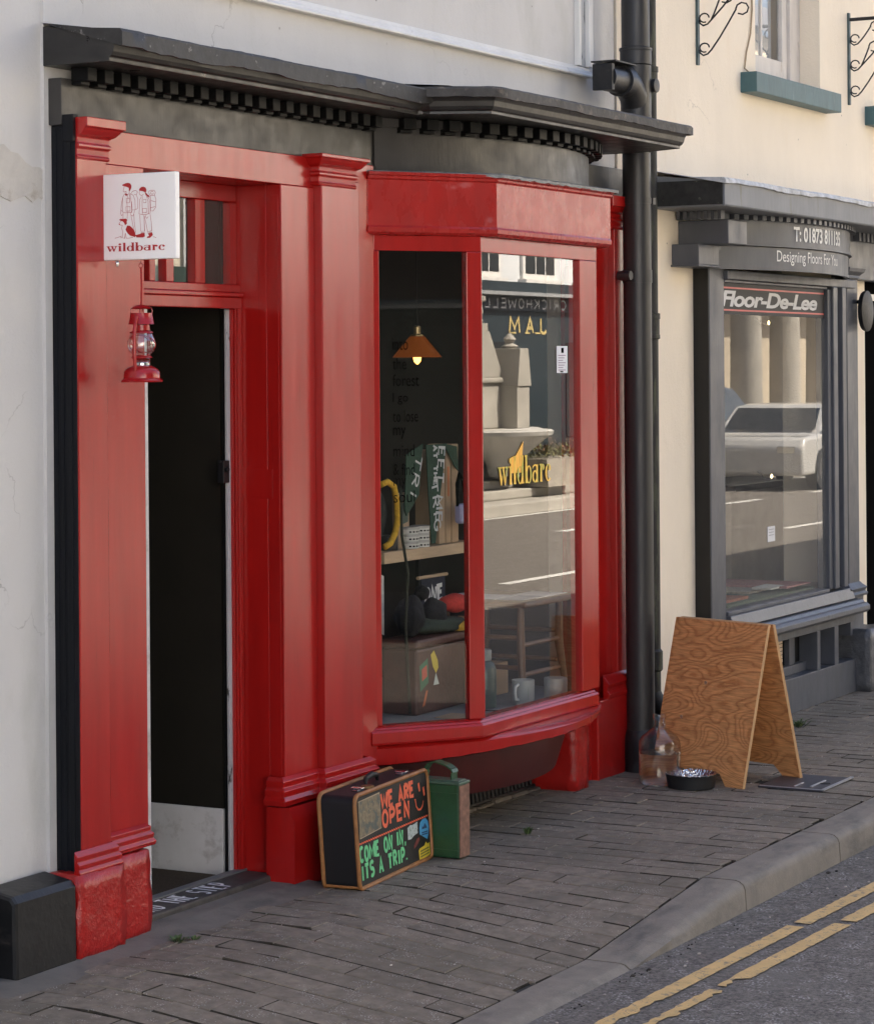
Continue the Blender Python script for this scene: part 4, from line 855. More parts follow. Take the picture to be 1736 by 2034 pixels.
r2 = N(PLY, 'ShaderNodeMapRange'); L(PLY, n2.outputs[0], r2.inputs[0]); r2.inputs[1].default_value = .3; r2.inputs[2].default_value = .7; r2.inputs[3].default_value = .66; r2.inputs[4].default_value = 1.1
hs = N(PLY, 'ShaderNodeHueSaturation'); L(PLY, cr.outputs[0], hs.inputs['Color']); L(PLY, r2.outputs[0], hs.inputs['Value']); L(PLY, hs.outputs[0], b.inputs['Base Color']); b.inputs['Roughness'].default_value = .45
EDGE = mat('plywood_edge', (.50, .29, .13), .6, .25, (160, 8, 8))
aw = atan2(.33, .944)   # the board's turn
bd = thing('sandwich_board', 'plain plywood folding sandwich board standing on the pavement', 'sign board', (9.915, -.50, 0), -aw)
# local axes: y along the width, x towards the back leg
BWI, BH, SPR, TK = .515, .662, .17, .017
def panel(sgn):
    o = []
    hw = BWI / 2
    return [(-hw, 0), (-hw + .095, 0), (-hw + .135, .048), (hw - .135, .048), (hw - .095, 0), (hw, 0), (hw, BH), (-hw, BH)]
for sgn in (-1, 1):
    q = MB()
    def fp(u, v, w, sgn=sgn): return (sgn * (.006 + SPR * (1 - v / BH)) + sgn * w, u, v)
    q.prism(panel(sgn), 0, TK, fp)
    o = q.build('panel', [PLY, EDGE], bd, local=True, bevel=.0015)
    for p in o.data.polygons:
        if len(p.vertices) == 4: p.material_index = 1
    if sgn == -1: pf = o
q = MB()
for u, v in ((.02, .40), (.10, .23)): q.lathe([(.006, -.001), (.005, .003)], (0, 0, 0), 10)
q.bm.free()
for u, v in ((.03, .405), (.135, .255)):
    q = MB(); x_ = -(.006 + SPR * (1 - v / BH)) - TK; q.lathe([(.008, -.003), (.007, .001)], (x_, u, v), 8, axis='x'); q.build('hinge_bolt', mat('zinc_bolt', (.45, .36, .25), .4, metal=.6), bd, local=True)
# drain cover and the step
cv = thing('drain_cover', 'grey metal drain cover with bright raised bars, set in the pavement by the board', 'drain cover', (9.91, -.86, 0))
q = MB(); q.box(9.73, 10.09, -.995, -.715, .0, .0062); q.build('plate', mat('worn_steel_plate', (.10, .095, .105), .42, .2, (30, 30, 30), metal=.6, bump=.001, bs=(90, 90, 90)), cv)
q = MB(); q.box(9.73, 10.09, -1.003, -.988, .0064, .011); q.box(9.735, 9.742, -.985, -.72, .0064, .009); q.box(9.80, 9.97, -.925, -.915, .0064, .009); q.box(9.78, 9.88, -.86, -.852, .0064, .009); q.build('raised_bar', mat('bright_steel', (.75, .75, .78), .35, metal=.9), cv)
q = MB(); q.lathe([(.022, 0), (.022, .0012)], (9.90, -.945, .0064), 16); q.build('lifting_hole', DARK, cv)
stp = thing('door_step', 'dark stone door step painted with white letters reading MIND THE STEP', 'step', (6.8, .1, 0))
q = MB(); q.box(6.40, 7.217, .035, .19, -.04, .030); q.bm.verts.ensure_lookup_table()
q.build('slab', mat('dark_step_stone', (.062, .054, .047), .6, .25, (14, 14, 14), bump=.0015, bs=(70, 70, 70), stain=(.03, .027, .025), stain_s=12, stain_t=(.5, .7)), stp, bevel=.008)
q = MB(); q.box(6.42, 7.16, .19, .194, -.02, .032); q.box(6.40, 7.217, .155, .19, .0302, .036); q.build('nosing', mat('grey_metal_nosing', (.20, .20, .20), .5, .15, metal=.4), stp)
fst = frame((6.28, .050, .0305), (1, 0, 0), (0, 0, 1), (0, 1, 0))
q = MB(); hand(q, 'MIND THE STEP', fst, (.16, .004, .705, .092), .0105, .03, lvl0=.0006, gap=.42); q.build('lettering', mat('white_stencil', (.80, .79, .77), .7, .2, (60, 60, 60)), stp, recalc=False)
q = MB(); q.box(6.43, 7.18, .2, 1.2, .0, .012); structure(q.build('doormat', mat('brown_mat', (.07, .045, .022), .95, .3, (90, 90, 90), bump=.004, bs=(300, 300, 300))))

# ================================================================== pipes
def lathe_pipe(q, c, r, z0, z1, seg=28): q.lathe([(r, z0), (r, z1)], c, seg)
sp1 = thing('soil_pipe', 'thick charcoal soil pipe with a side branch, between the red and cream houses', 'pipe', (9.922, -.105, 0))
q = MB(); q.lathe([(.061, .17), (.061, 5.6)], (9.922, -.105, 0), 32); q.build('pipe', PLASTIC, sp1, smooth=True)
q = MB()
q.lathe([(.062, 2.775), (.066, 2.78), (.066, 3.034)], (9.922, -.105, 0), 32); q.build('collar', PLASTIC, sp1, smooth=True)
for z, h in ((3.035, .075), (2.66, .07)):
    q = MB(); q.lathe([(.062, z), (.068, z + .004), (.068, z + h - .012), (.071, z + h - .01), (.071, z + h), (.062, z + h + .004)], (9.922, -.105, 0), 32); q.build('collar', PLASTIC, sp1, smooth=True)
q = MB(); q.tube([(9.922, -.105, 2.83), (9.90, -.105, 2.90), (9.84, -.105, 2.945), (9.76, -.105, 2.955)], [.06, .062, .062, .062], 24); q.lathe([(.067, -.03), (.067, .03)], (9.78, -.105, 2.955), 28, axis='x'); q.tube([(9.76, -.105, 2.955), (9.60, -.105, 2.955)], .056, 24); q.build('branch', PLASTIC, sp1, smooth=True)
q = MB(); q.box(9.585, 9.80, -.165, -.05, 3.018, 3.024); q.box(9.58, 9.604, -.15, -.06, 2.9, 3.01); q.build('cap_plate', IRON, sp1)
q = MB(); q.lathe([(.026, 0), (.030, -.008), (.030, -.03), (.02, -.032)], (9.965, -.155, 2.95), 20, axis='y'); q.build('access_plug', PLASTIC, sp1, smooth=True)
q = MB(); q.lathe([(.064, 2.10), (.064, 2.155)], (9.922, -.105, 0), 32); q.box(9.79, 9.864, -.115, -.095, 2.115, 2.14); q.lathe([(.02, -.03), (.024, 0), (.018, .03)], (9.80, -.10, 2.128), 14, axis='y'); q.build('clamp', PLASTIC, sp1, smooth=True)
q = MB(); q.lathe([(.064, 2.44), (.064, 2.465)], (9.922, -.105, 0), 32); q.box(9.96, 9.99, -.165, -.15, 2.438, 2.467); q.build('clip', PLASTIC, sp1, smooth=True)
q = MB(); q.lathe([(.082, -.03), (.084, .02), (.080, .028), (.084, .055), (.083, .12), (.078, .155), (.066, .185)], (9.93, -.105, 0), 28); q.build('boot', IRON, sp1, smooth=True)
sp2 = thing('rain_pipe', 'thin mossy black rain pipe behind the thick soil pipe', 'pipe', (10.31, -.005, 0))
q = MB(); q.lathe([(.033, .27), (.033, 5.6)], (10.30, .0, 0), 20); q.build('pipe', MOSSY, sp2, smooth=True)
for z in (1.86, 2.96):
    q = MB(); q.lathe([(.034, z), (.041, z + .004), (.041, z + .02), (.039, z + .022), (.039, z + .09), (.042, z + .092), (.042, z + .115), (.034, z + .118)], (10.30, .0, 0), 20); q.build('collar', MOSSY, sp2, smooth=True)
q = MB(); q.lathe([(.034, .38), (.042, .39), (.042, .47), (.034, .48)], (10.30, .0, 0), 20); q.build('collar', MOSSY, sp2, smooth=True)
q = MB(); q.tube([(10.30, 0, .28), (10.305, -.03, .22), (10.33, -.09, .20)], .036, 18); q.lathe([(.04, -.015), (.04, .015)], (10.335, -.085, .20), 18, axis='y'); q.build('shoe', MOSSY, sp2, smooth=True)

# ================================================================== cream house and the grey shopfront
ch = thing('cream_house', 'cream rendered house to the right with a sash window over the grey shopfront', 'building', (12, .05, 0))
q = MB(); q.box(10.065, 11.72, .05, .4, 2.45, 5.7); q.box(12.645, 40, .05, .4, 2.45, 5.7); q.box(11.72, 12.645, .05, .4, 2.45, 3.185); q.box(11.72, 12.645, .05, .4, 4.9, 5.7)
q.box(10.065, 10.93, .05, .4, 0, 2.45); q.box(12.985, 13.33, .05, .4, .0, 2.45); q.box(14.4, 40, .05, .4, 0, 2.45)
q.build('wall', CREAMWALL, ch)
q = MB(); q.box(10.1, 40, .4, 9, 3.0, 5.65); q.face([(10.1, -.2, 5.66), (40.2, -.2, 5.66), (40.2, 4.8, 7.7), (10.1, 4.8, 7.7)]); q.face([(10.1, 9.3, 5.66), (40.2, 9.3, 5.66), (40.2, 4.8, 7.7), (10.1, 4.8, 7.7)]); q.build('roof', mat('slate_roof', (.085, .085, .095), .6), ch)
q = MB(); q.prism([(-.0, 0), (-.005, .2), (.02, .24), (.05, .25), (.05, 0)], 10.065, 10.90, lambda u, v, w: (w, u, v)); q.build('plinth', NAVY, ch, bevel=.004)
wn = MB()
wn.box(11.721, 11.86, .16, .21, 3.19, 4.9); wn.box(12.50, 12.644, .16, .21, 3.19, 4.9); wn.box(11.861, 12.499, .165, .21, 3.19, 3.225); wn.box(11.861, 12.499, .165, .21, 4.84, 4.9)
wn.box(11.861, 11.93, .178, .205, 3.2255, 4.84); wn.box(12.43, 12.499, .178, .205, 3.2255, 4.84); wn.box(11.931, 12.429, .178, .205, 3.2255, 3.33); wn.box(12.15, 12.17, .186, .2, 3.331, 4.84)
wf = wn.build('window_frame', mat('flaking_white_frame', (.62, .58, .53), .55, .1, (14, 14, 4), stain=(.34, .25, .16), stain_s=(30, 30, 6), stain_t=(.62, .72), bump=.0012, bs=(60, 60, 20)), ch, bevel=.003)
q = MB(); q.face([(11.93, .195, 3.33), (12.43, .195, 3.33), (12.43, .195, 4.84), (11.93, .195, 4.84)]); q.build('pane', GLASS, wf)
q = MB()
for i in range(10): x = 11.92 + i * .055; q.prism([(x, .26), (x + .027, .245), (x + .055, .26), (x + .055, .262), (x, .262)], 3.3, 4.8)
q.build('curtain', mat('net_curtain', (.50, .52, .53), .9, .1), wf)
q = MB(); q.box(11.52, 12.74, -.035, .12, 3.078, 3.178); q.build('window_sill', TEAL, ch, bevel=.004)
q = MB(); q.box(13.36, 14.6, -.035, .12, 3.068, 3.172); q.build('window_sill', TEAL, ch, bevel=.004)
dk = MB(); dk.box(13.331, 14.4, .09, .14, 0, 2.1); dk.box(13.331, 14.4, .08, .14, 2.135, 2.45); dk.box(13.331, 14.4, .14, .3, 0, 2.45); dk.build('door', mat('doorway_shade', (.006, .006, .006), .9, spec=.0), ch)  # flat black slab painted in for the shade of the open doorway
q = MB(); q.box(13.331, 14.4, .06, .14, 2.1, 2.134); q.build('door_head', WHITEP, ch)
cb = thing('cable', 'thin tan cable running down the cream wall beside the sash window', 'cable', (11.6, .045, 3.2))
q = MB(); q.tube([(11.66, .045, 4.2), (11.655, .043, 3.75), (11.665, .044, 3.5), (11.64, .043, 3.38), (11.585, .044, 3.28), (11.56, .044, 3.20), (11.59, .03, 3.18)], .004, 6); q.build('wire', mat('tan_cable', (.33, .25, .15), .6), cb)

def scroll_bracket(x, label):
    t = thing('scroll_bracket', label, 'bracket', (x, .05, 3.155), 0, 'scroll brackets on the cream wall')
    q = MB(); q.box(-.011, .011, -.012, .0, 0, .50); q.build('back_bar', mat('teal_iron', (.06, .095, .10), .5, .35, (20, 20, 9), stain=(.16, .07, .03), stain_s=(20, 20, 10), stain_t=(.60, .7)) if 'BRM' not in globals() else BRM, t, local=True)
    q = MB(); q.box(-.008, .008, -.46, -.0125, .455, .472); q.build('arm', IRON, t, local=True)
    def spiral(cy, cz, r, a0, turns, grow=.75, n=22):
        return [(0, cy + r * (1 - grow * i / n) * cos(rad(a0 + 360 * turns * i / n)), cz + r * (1 - grow * i / n) * sin(rad(a0 + 360 * turns * i / n))) for i in range(n + 1)]
    q = MB()
    def S_curve(y0, z0, y1, z1):
        # a curl against the bar at the foot, a straight sweep, a curl at the head
        a = [(0, y0 + .0 - .030 + .026 * cos(rad(t_)), z0 + .028 * sin(rad(t_)) + .0) for t_ in range(-250, 1, 25)][::-1]
        pts = [(0, y0 - .022 + .020 * cos(rad(d)), z0 + .018 * sin(rad(d))) for d in range(-60, 250, 30)][::-1]
        foot = [(0, -.018 - .022 - .022 * cos(rad(d)), z0 + .02 + .022 * sin(rad(d))) for d in (200, 150, 100, 50, 0, -40)]
        path = foot[::-1]
        path = [(0, -.045 + .020 * cos(rad(d)), z0 + .024 + .018 * sin(rad(d))) for d in (-150, -90, -30, 30, 90, 150, 190)][::-1]
        loop = [(0, -.040 + .024 * cos(rad(d)), z0 + .03 + .021 * sin(rad(d))) for d in range(-110, 181, 29)]
        stem = [(0, -.014, z0 + .022), (0, -.018, z0 + .006), (0, -.034, z0 - .006), (0, -.056, z0 + .0), (0, -.075, z0 + .018)]
        sweep_ = [(0, -.075 + (y1 + .075) * t_, z0 + .018 + (z1 - z0 - .018) * (t_ ** 1.1)) for t_ in (.33, .66, 1)]
        head = [(0, y1 - .03 + .032 * cos(rad(d)) , z1 + .0 + .028 * sin(rad(d))) for d in (0, 40, 85, 130, 175, 220, 265, 310)]
        q.tube(loop[::-1], .0038, 6); q.tube(stem + sweep_ + head, .0042, 6)
    S_curve(0, .05, -.20, .25); S_curve(0, .19, -.25, .40); S_curve(0, .19, -.12, .31); S_curve(0, .33, -.13, .42)
    q.build('scrolls', IRON, t, local=True, smooth=True)
    return t
b1 = scroll_bracket(10.97, 'wrought iron scroll bracket on the cream wall left of the sash window')
dup(b1, (13.09, .05, 3.155), label='wrought iron scroll bracket on the cream wall right of the sash window')

gs = thing('shopfront', 'grey shopfront with lettered bowed fascia and one large window, right of the pipes', 'shopfront', (11.9, 0, 0))
q = MB(); q.prism([(.05, 2.452), (-.30, 2.452), (-.305, 2.46), (-.305, 2.565), (.05, 2.60)], 10.43, 16, lambda u, v, w: (w, u, v)); cg = q.build('cornice', GREYSHOP2, gs, bevel=.003)
MB().box(10.424, 10.4295, -.296, .045, 2.46, 2.57).build('cornice_end', mat('mossy_black_board', (.018, .018, .016), .7, .5, (25, 25, 25), bump=.004, bs=(50, 50, 50), stain=(.09, .085, .07), stain_s=26, stain_t=(.62, .7)), cg)
q = lead(lambda t: ((10.41 + t * 4.5, .05), (0, -1)), 90, 12, lip=.365, zt=2.567, zb=2.635, hang=.012); q.build('lead_flashing', LEADL, cg, smooth=True)
GC, GR = (11.85, 2.08), 2.33
def gb(a, r=GR): return (GC[0] + r * sin(a), GC[1] - r * cos(a))
ga = [gb(rad(-25 + 50 * i / 30)) for i in range(31)]
q = MB(); q.sweep([(-.03, 2.318), (0, 2.318), (0, 2.4515), (-.03, 2.4515)], ga); q.sweep([(-.03, 2.305), (.008, 2.308), (.008, 2.3175), (-.03, 2.3175)], ga); q.sweep([(-.03, 2.195), (-.01, 2.195), (-.01, 2.3045), (-.03, 2.3045)], ga)
fg = q.build('fascia', GREYSHOP, gs, smooth=True)
MB().box(10.73, 10.96, -.2, .05, 2.30, 2.41).build('corbel', GREYSHOP, gs, bevel=.004)
q = MB(); q.box(10.655, 10.90, -.085, .05, 2.205, 2.2999); q.box(10.64, 10.90, -.09, .05, 2.1955, 2.205); q.build('corbel', GREYSHOP, gs, bevel=.003)
MB().box(12.85, 14.3, -.03, .05, 2.20, 2.4515).build('fascia', GREYSHOP, gs, bevel=.004)
a = rad(-24)
while a < rad(24):
    q = MB(); pts = [gb(a - .007, GR - .01), gb(a - .007, GR + .03), gb(a + .007, GR + .03), gb(a + .007, GR - .01)]; q.prism(pts, 2.428, 2.4508).build('dentil', GREYSHOP, gs); a += .0285
for i in range(7): y = -.18 + i * .034; MB().box(10.69, 10.735, y, y + .017, 2.412, 2.4508).build('dentil', GREYSHOP, gs)
for i in range(20): x = 12.92 + i * .066; MB().box(x, x + .033, -.065, -.031, 2.405, 2.4508).build('dentil', GREYSHOP, gs)
fg_ = lambda u, v, h=0: Vector((*gb(u / GR, GR + h), v))
fg2 = lambda u, v, h=0: Vector((*gb(u / GR, GR - .01 + h), v))
WL = mat('white_vinyl_lettering', (.74, .73, .70), .5, .03)
text('lettering', 'T: 01873 811135', fg_, (-.35, 2.338, .285, 2.412), WL, fg, bold=.028)
text('lettering', 'Designing Floors For You', fg2, (-.49, 2.222, .265, 2.292), WL, fg, bold=.004)
# pilasters, frames
q = MB(); q.box(10.91, 11.09, -.03, .05, .0, 2.205); g1 = q.build('pilaster', GREYSHOP, gs, bevel=.004)
q = MB(); q.sweep([(0, 2.206), (.012, 2.206), (.008, 2.218), (.012, 2.25), (.03, 2.268), (.036, 2.285), (.036, 2.305), (0, 2.305)], [(10.905, .05), (10.905, -.03), (11.095, -.03), (11.095, .05)]); q.build('capital', GREYSHOP, g1, bevel=.002)
MB().box(10.903, 10.9095, -.026, .05, .25, 2.20).build('painted_edge', BLACK, g1)
q = MB(); q.box(12.815, 12.985, -.03, .05, .56, 2.2); g2 = q.build('pilaster', GREYSHOP, gs, bevel=.004)
q = MB(); q.sweep([(0, 2.206), (.012, 2.206), (.008, 2.22), (.03, 2.24), (.036, 2.26), (0, 2.262)], [(12.80, .05), (12.80, -.03), (12.99, -.03), (12.99, .05)]); q.build('capital', GREYSHOP, g2, bevel=.002)
q = MB(); q.sweep([(0, .50), (.03, .50), (.034, .515), (.022, .525), (.03, .545), (.012, .56), (0, .575)], [(12.80, .05), (12.80, -.03), (12.99, -.03), (12.99, .05)]); q.box(12.79, 13.0, -.045, .05, .3, .4995); q.build('base_moulding', GREYSHOP, g2, bevel=.002)
rough_block(12.83, 13.12, -.135, .08, -.01, .33, amp=.004, fl=.0).build('plinth_block', STONEGREY, g2, smooth='all')
q = MB(); q.box(11.0905, 12.9, -.05, .04, 2.15, 2.194); q.box(11.0905, 12.5, -.035, .04, 2.135, 2.1495); q.box(12.49, 12.535, -.04, .03, .57, 2.1345); q.box(12.5355, 12.60, -.055, .03, .57, 2.1495); q.box(12.6005, 12.66, -.03, .03, .57, 2.1495); q.box(12.6605, 12.72, -.06, .03, .57, 2.1495); q.box(12.7205, 12.80, -.01, .03, .57, 2.1495)
q.box(11.0905, 12.49, -.04, .04, .555, .575)
q.build('window_frame', GREYSHOP, gs, bevel=.004)
q = MB(); q.prism([(.04, .50), (-.07, .50), (-.05, .5545), (.04, .56)], 11.0905, 12.80, lambda u, v, w: (w, u, v)); q.sweep([(0, .425), (.135, .425), (.15, .44), (.15, .462), (.135, .474), (.12, .478), (.11, .492), (0, .4995)], [(11.02, .02), (12.86, .02)])
q.build('sill', mat('slate_grey_gloss', (.11, .112, .12), .42, .12, (10, 10, 4), bump=.0016, bs=(50, 50, 50), stain=(.07, .06, .05), stain_s=20, stain_t=(.6, .7)), gs, bevel=.002)
q = MB(); q.face([(11.09, -.02, .575), (12.49, -.02, .575), (12.49, -.02, 2.135), (11.09, -.02, 2.135)]); gp = q.build('window_pane', glass_mat('shop_glass', .04, (.96, .97, .95), 4.2, dirt=.075), gs)  # haze put into the pane colour to soften its reflections
fz = frame((11.09, -.0212, 0), (1, 0, 0), (0, -1, 0))
bn = MB().prism([(.0, 1.985), (1.39, 1.985), (1.39, 2.134), (.0, 2.134)], .0002, .0008, fz).build('sign_band', mat('dark_vinyl', (.012, .012, .014), .5, spec=.2), gp)
q = MB(); q.prism([(.0, 2.108), (1.385, 2.108), (1.385, 2.116), (.0, 2.116)], .001, .0016, fz); q.prism([(.0, 2.002), (1.385, 2.002), (1.385, 2.010), (.0, 2.010)], .001, .0016, fz); q.build('stripe', mat('red_vinyl', (.50, .05, .04), .4), bn)
text('lettering', 'Floor-De-Lee', fz, (-.02, 2.022, 1.285, 2.099), mat('silver_vinyl', (.60, .60, .60), .5, .04, spec=.2), bn, bold=.03, shear=.22, lift=.0018, space=.92)
# stall riser
q = MB(); q.box(11.09, 12.83, -.06, .04, .0, .175); q.box(11.09, 12.83, -.06, .04, .375, .4245); 
for a, b_ in ((11.09, 11.50), (12.24, 12.285), (12.50, 12.56)): q.box(a, b_, -.06, .04, .1755, .3745)
q.box(11.5005, 12.239, .0, .04, .1755, .22); q.box(12.02, 12.10, .01, .04, .2205, .3745)
sr = q.build('stall_riser', GREYSHOP, gs, bevel=.003)
q = MB(); q.box(11.5, 12.83, .045, .3, .17, .38); q.build('vent_recess', DARK, sr)
q = MB(); q.box(11.72, 11.95, .02, .04, .245, .36); vn = q.build('vent_cover', mat('pale_pine', (.55, .42, .29), .7, .1, (3, 3, 40)), sr)
q = MB()
for i in range(5): q.box(11.72, 11.95, .0185, .0199, .262 + i * .019, .265 + i * .019)
q.build('slot', DARK, vn)
pl = thing('wall_plaque', 'dark oval plaque beside the right pilaster of the grey shopfront', 'plaque', (13.0, -.06, 1.98))
q = MB(); q.lathe([(.09, 0), (.095, -.01), (.095, -.025), (.07, -.035)], (12.99, -.06, 2.03), 28, axis='y', sy=1)
for v in q.bm.verts: v.co.z = 2.03 + (v.co.z - 2.03) * 1.15
q.build('disc', IRON, pl, smooth=True); q = MB(); q.tube([(12.97, .05, 2.08), (12.98, -.06, 2.08)], .01, 8); q.build('stem', IRON, pl)
# inside the grey shop
rm = MB(); rm.box(10.6, 10.7, .41, 3, -.1, 2.7); rm.box(17.5, 17.6, .41, 3, -.1, 2.7); rm.box(10.6, 17.6, 3, 3.1, -.1, 2.7); rm.box(10.6, 17.6, .41, 3.1, 2.46, 2.7); rm.box(10.6, 17.6, .41, 3, -.2, -.05); rm.box(13.0, 14.6, .31, .41, -.1, 2.7)
structure(rm.build('room', mat('beige_shop_wall', (.66, .60, .50), .8, .1)))
rugm = [mat('rug_' + n_, c_, .95, .3, (60, 60, 60), bump=.003, bs=(200, 200, 200)) for n_, c_ in (('green', (.14, .17, .11)), ('rust', (.34, .13, .07)), ('sand', (.42, .36, .26)), ('rose', (.36, .17, .15)), ('slate', (.17, .20, .22)), ('cream', (.60, .56, .48)))]
rl = ['green carpet sample lying flat in the grey shop window', 'rust carpet sample lying in the grey shop window', 'sand carpet sample in the grey shop window', 'rose carpet sample at the right of the grey shop window', 'slate blue carpet sample in the grey shop window', 'small cream carpet sample in the grey shop window']
for i, (x0, x1, y0, y1, z) in enumerate(((11.3, 12.5, .05, .9, .57), (11.15, 11.7, .10, .55, .584), (11.9, 12.3, .18, .45, .584), (12.12, 12.47, .06, .7, .598), (11.65, 11.95, .35, .8, .612), (12.0, 12.2, .1, .2, .60))):
    q = MB(); q.box(x0, x1, y0, y1, z, z + .012); tag(q.build('carpet_sample', rugm[i], jitter=.002), rl[i], 'carpet sample', 'carpet samples in the grey shop window')
MB().box(10.8, 12.95, .05, .95, .4, .565).build('window_bed', mat('pale_bed', (.35, .32, .27), .8), gs)
for (x, y, z, lab) in ((14.33, 1.0, 2.0, 'small lit spotlight high inside the grey shop'), (14.36, 1.0, 1.07, 'small lit spotlight low inside the grey shop')):
    t = thing('spotlight', lab, 'lamp', (x, y, z), 0, 'spotlights inside the grey shop')
    q = MB(); q.lathe([(.012, .05), (.016, .0), (.013, .0)], (0, 0, 0), 14, axis='y'); q.tube([(0, .05, 0), (0, .09, .03)], .008, 8); q.build('housing', CHROME, t, local=True)
    q = MB(); q.lathe([(.0125, -.001), (.008, -.004), (.001, -.005)], (0, 0, 0), 14, axis='y'); q.build('bulb', mat('warm_bulb', (1, .8, .5), .5, emit=(1, .74, .36), es=2.5), t, local=True)
q = MB(); q.prism([(.56, .87), (.66, .87), (.66, .945), (.56, .945)], .0002, .0008, fz); ct = q.build('price_card', mat('white_card', (.7, .7, .7), .7), gp)
q = MB()
for i in range(3): q.ribbon([(.575, .93 - i * .014), (.645, .93 - i * .014)], .003, fz, .0012)
q.build('print', mat('grey_print', (.3, .3, .3), .6), ct, recalc=False)
q = MB()
q.box(14.2, 15.4, 1.2, 1.6, -.05, .98); ctr = thing('counter', 'dark topped counter inside the grey shop', 'counter', (14.8, 1.4, -.05)); q.build('body', mat('beige_counter', (.42, .38, .32), .7), ctr); MB().box(14.15, 15.45, 1.15, 1.65, .9801, 1.02).build('top', mat('brown_top', (.09, .06, .045), .5), ctr)

# ================================================================== inside the red shop window
q = MB(); q.prism([(7.87, -.0), (8.19, -.215), (9.17, -.215), (9.46, .0), (9.6, .9), (7.6, .9), (7.6, .07)], .368, .40); q.build('window_bed', mat('grey_window_bed', (.20, .19, .175), .8, .15), sf)
q = MB(); q.prism([(7.80, .05), (8.22, -.26), (9.22, -.26), (9.62, .05)], 2.2225, 2.25); q.box(7.8455, 9.4995, .0, .055, 2.2505, 2.47); q.build('bay_ceiling', DARK, sf)
KRAFT = mat('kraft_card', (.36, .25, .15), .8, .12, (14, 14, 5)); PINE = mat('pale_pine_shelf', (.46, .33, .20), .6, .15, (4, 40, 40))
tk = thing('trunk', 'brown leather trunk covered in a few stickers, in the red shop window', 'trunk', (8.65, .25, .40))
MB().box(8.45, 8.86, .175, .33, .40, .655).build('body', mat('brown_leather', (.062, .026, .021), .45, .2, (18, 18, 18), bump=.0012, bs=(60, 60, 60)), tk, bevel=.01)
MB().box(8.445, 8.865, .170, .335, .656, .692).build('lid', mat('brown_leather_lid', (.075, .032, .025), .45, .2, (18, 18, 18), bump=.0012, bs=(60, 60, 60)), tk, bevel=.012)
ft2 = frame((8.45, .1749, .40), (1, 0, 0), (0, -1, 0))
def st2(pts, m): q = MB(); q.prism(pts, .0005, .0012, ft2); q.build('sticker', m, tk)
st2([(.11, .225), (.135, .24), (.165, .20), (.17, .17), (.15, .15), (.125, .18)], mat('yellow_badge', (.60, .46, .05), .5)); st2([(.02, .19), (.085, .215), (.09, .12), (.025, .09)], mat('green_badge', (.05, .16, .09), .5)); st2([(.13, .105), (.175, .105), (.15, .15)], mat('pale_badge', (.5, .55, .5), .5)); st2([(.04, .03), (.06, .035), (.085, .09), (.07, .09)], mat('orange_badge', (.5, .14, .05), .5))
q = MB(); q.prism([(.035, .175), (.075, .19), (.078, .145), (.038, .13)], .0015, .002, ft2); q.build('sticker', mat('red_badge', (.5, .10, .06), .5), tk)
def blob(c, r, seed, amp=.12, sq=1.):
    rr = random.Random(seed); q = MB(); bmesh.ops.create_icosphere(q.bm, subdivisions=3, radius=1)
    ph = [rr.uniform(0, 6) for _ in range(6)]
    for v in q.bm.verts:
        k = 1 + amp * (sin(v.co.x * 4 + ph[0]) * sin(v.co.y * 5 + ph[1]) + .6 * sin(v.co.z * 6 + ph[2] + v.co.x * 3))
        v.co = Vector((c[0] + v.co.x * r[0] * k, c[1] + v.co.y * r[1] * k, c[2] + v.co.z * r[2] * k))
    return q
def soft(name, label, cat, c, r, m, seed, amp=.12): o = blob(c, r, seed, amp).build(name, m, None, smooth='all'); return tag(o, label, cat)
KNIT = lambda n_, c_: mat(n_, c_, .95, .2, (60, 60, 60), bump=.004, bs=(160, 160, 160))
soft('folded_jacket', 'folded dark green jacket lying on the brown trunk', 'jacket', (8.75, .25, .722), (.19, .07, .034), KNIT('green_cloth', (.030, .042, .030)), 1)
soft('cap', 'bright red cap on top of the clothes on the trunk', 'cap', (8.86, .23, .80), (.072, .06, .038), KNIT('red_cap_cloth', (.55, .045, .030)), 2, .06)
soft('fleece_hat', 'black fleece hat heaped left on the trunk', 'hat', (8.53, .25, .775), (.06, .06, .075), KNIT('black_fleece', (.008, .008, .009)), 3)
soft('fleece_glove', 'black fleece gloves heaped beside the red cap', 'gloves', (8.72, .25, .765), (.07, .05, .06), KNIT('black_fleece_b', (.010, .010, .010)), 4)
soft('pompom', 'small round black pompom above the heaped black fleece', 'pompom', (8.63, .25, .858), (.031, .031, .031), KNIT('black_wool', (.007, .007, .007)), 5, .04)
soft('beanie', 'mustard yellow knitted beanie under the green jacket', 'beanie', (8.86, .22, .705), (.05, .045, .028), KNIT('mustard_wool', (.46, .27, .03)), 6, .05)
soft('mitten', 'tan leather mitten sticking out at the right of the trunk', 'mitten', (8.95, .25, .72), (.05, .04, .018), KNIT('tan_leather', (.38, .21, .10)), 8, .05)
shf = thing('display_shelf', 'pale wooden shelf across the left pane of the bay window', 'shelf', (8.8, .42, .98))
MB().box(8.39, 9.16, .28, .56, .985, 1.03).build('board', PINE, shf, bevel=.003)
q = MB()
for x, y in ((8.42, .54), (9.12, .54), (8.70, .54)): q.box(x - .008, x + .008, y - .008, y + .008, .401, .9845)
q.build('leg', IRON, shf)
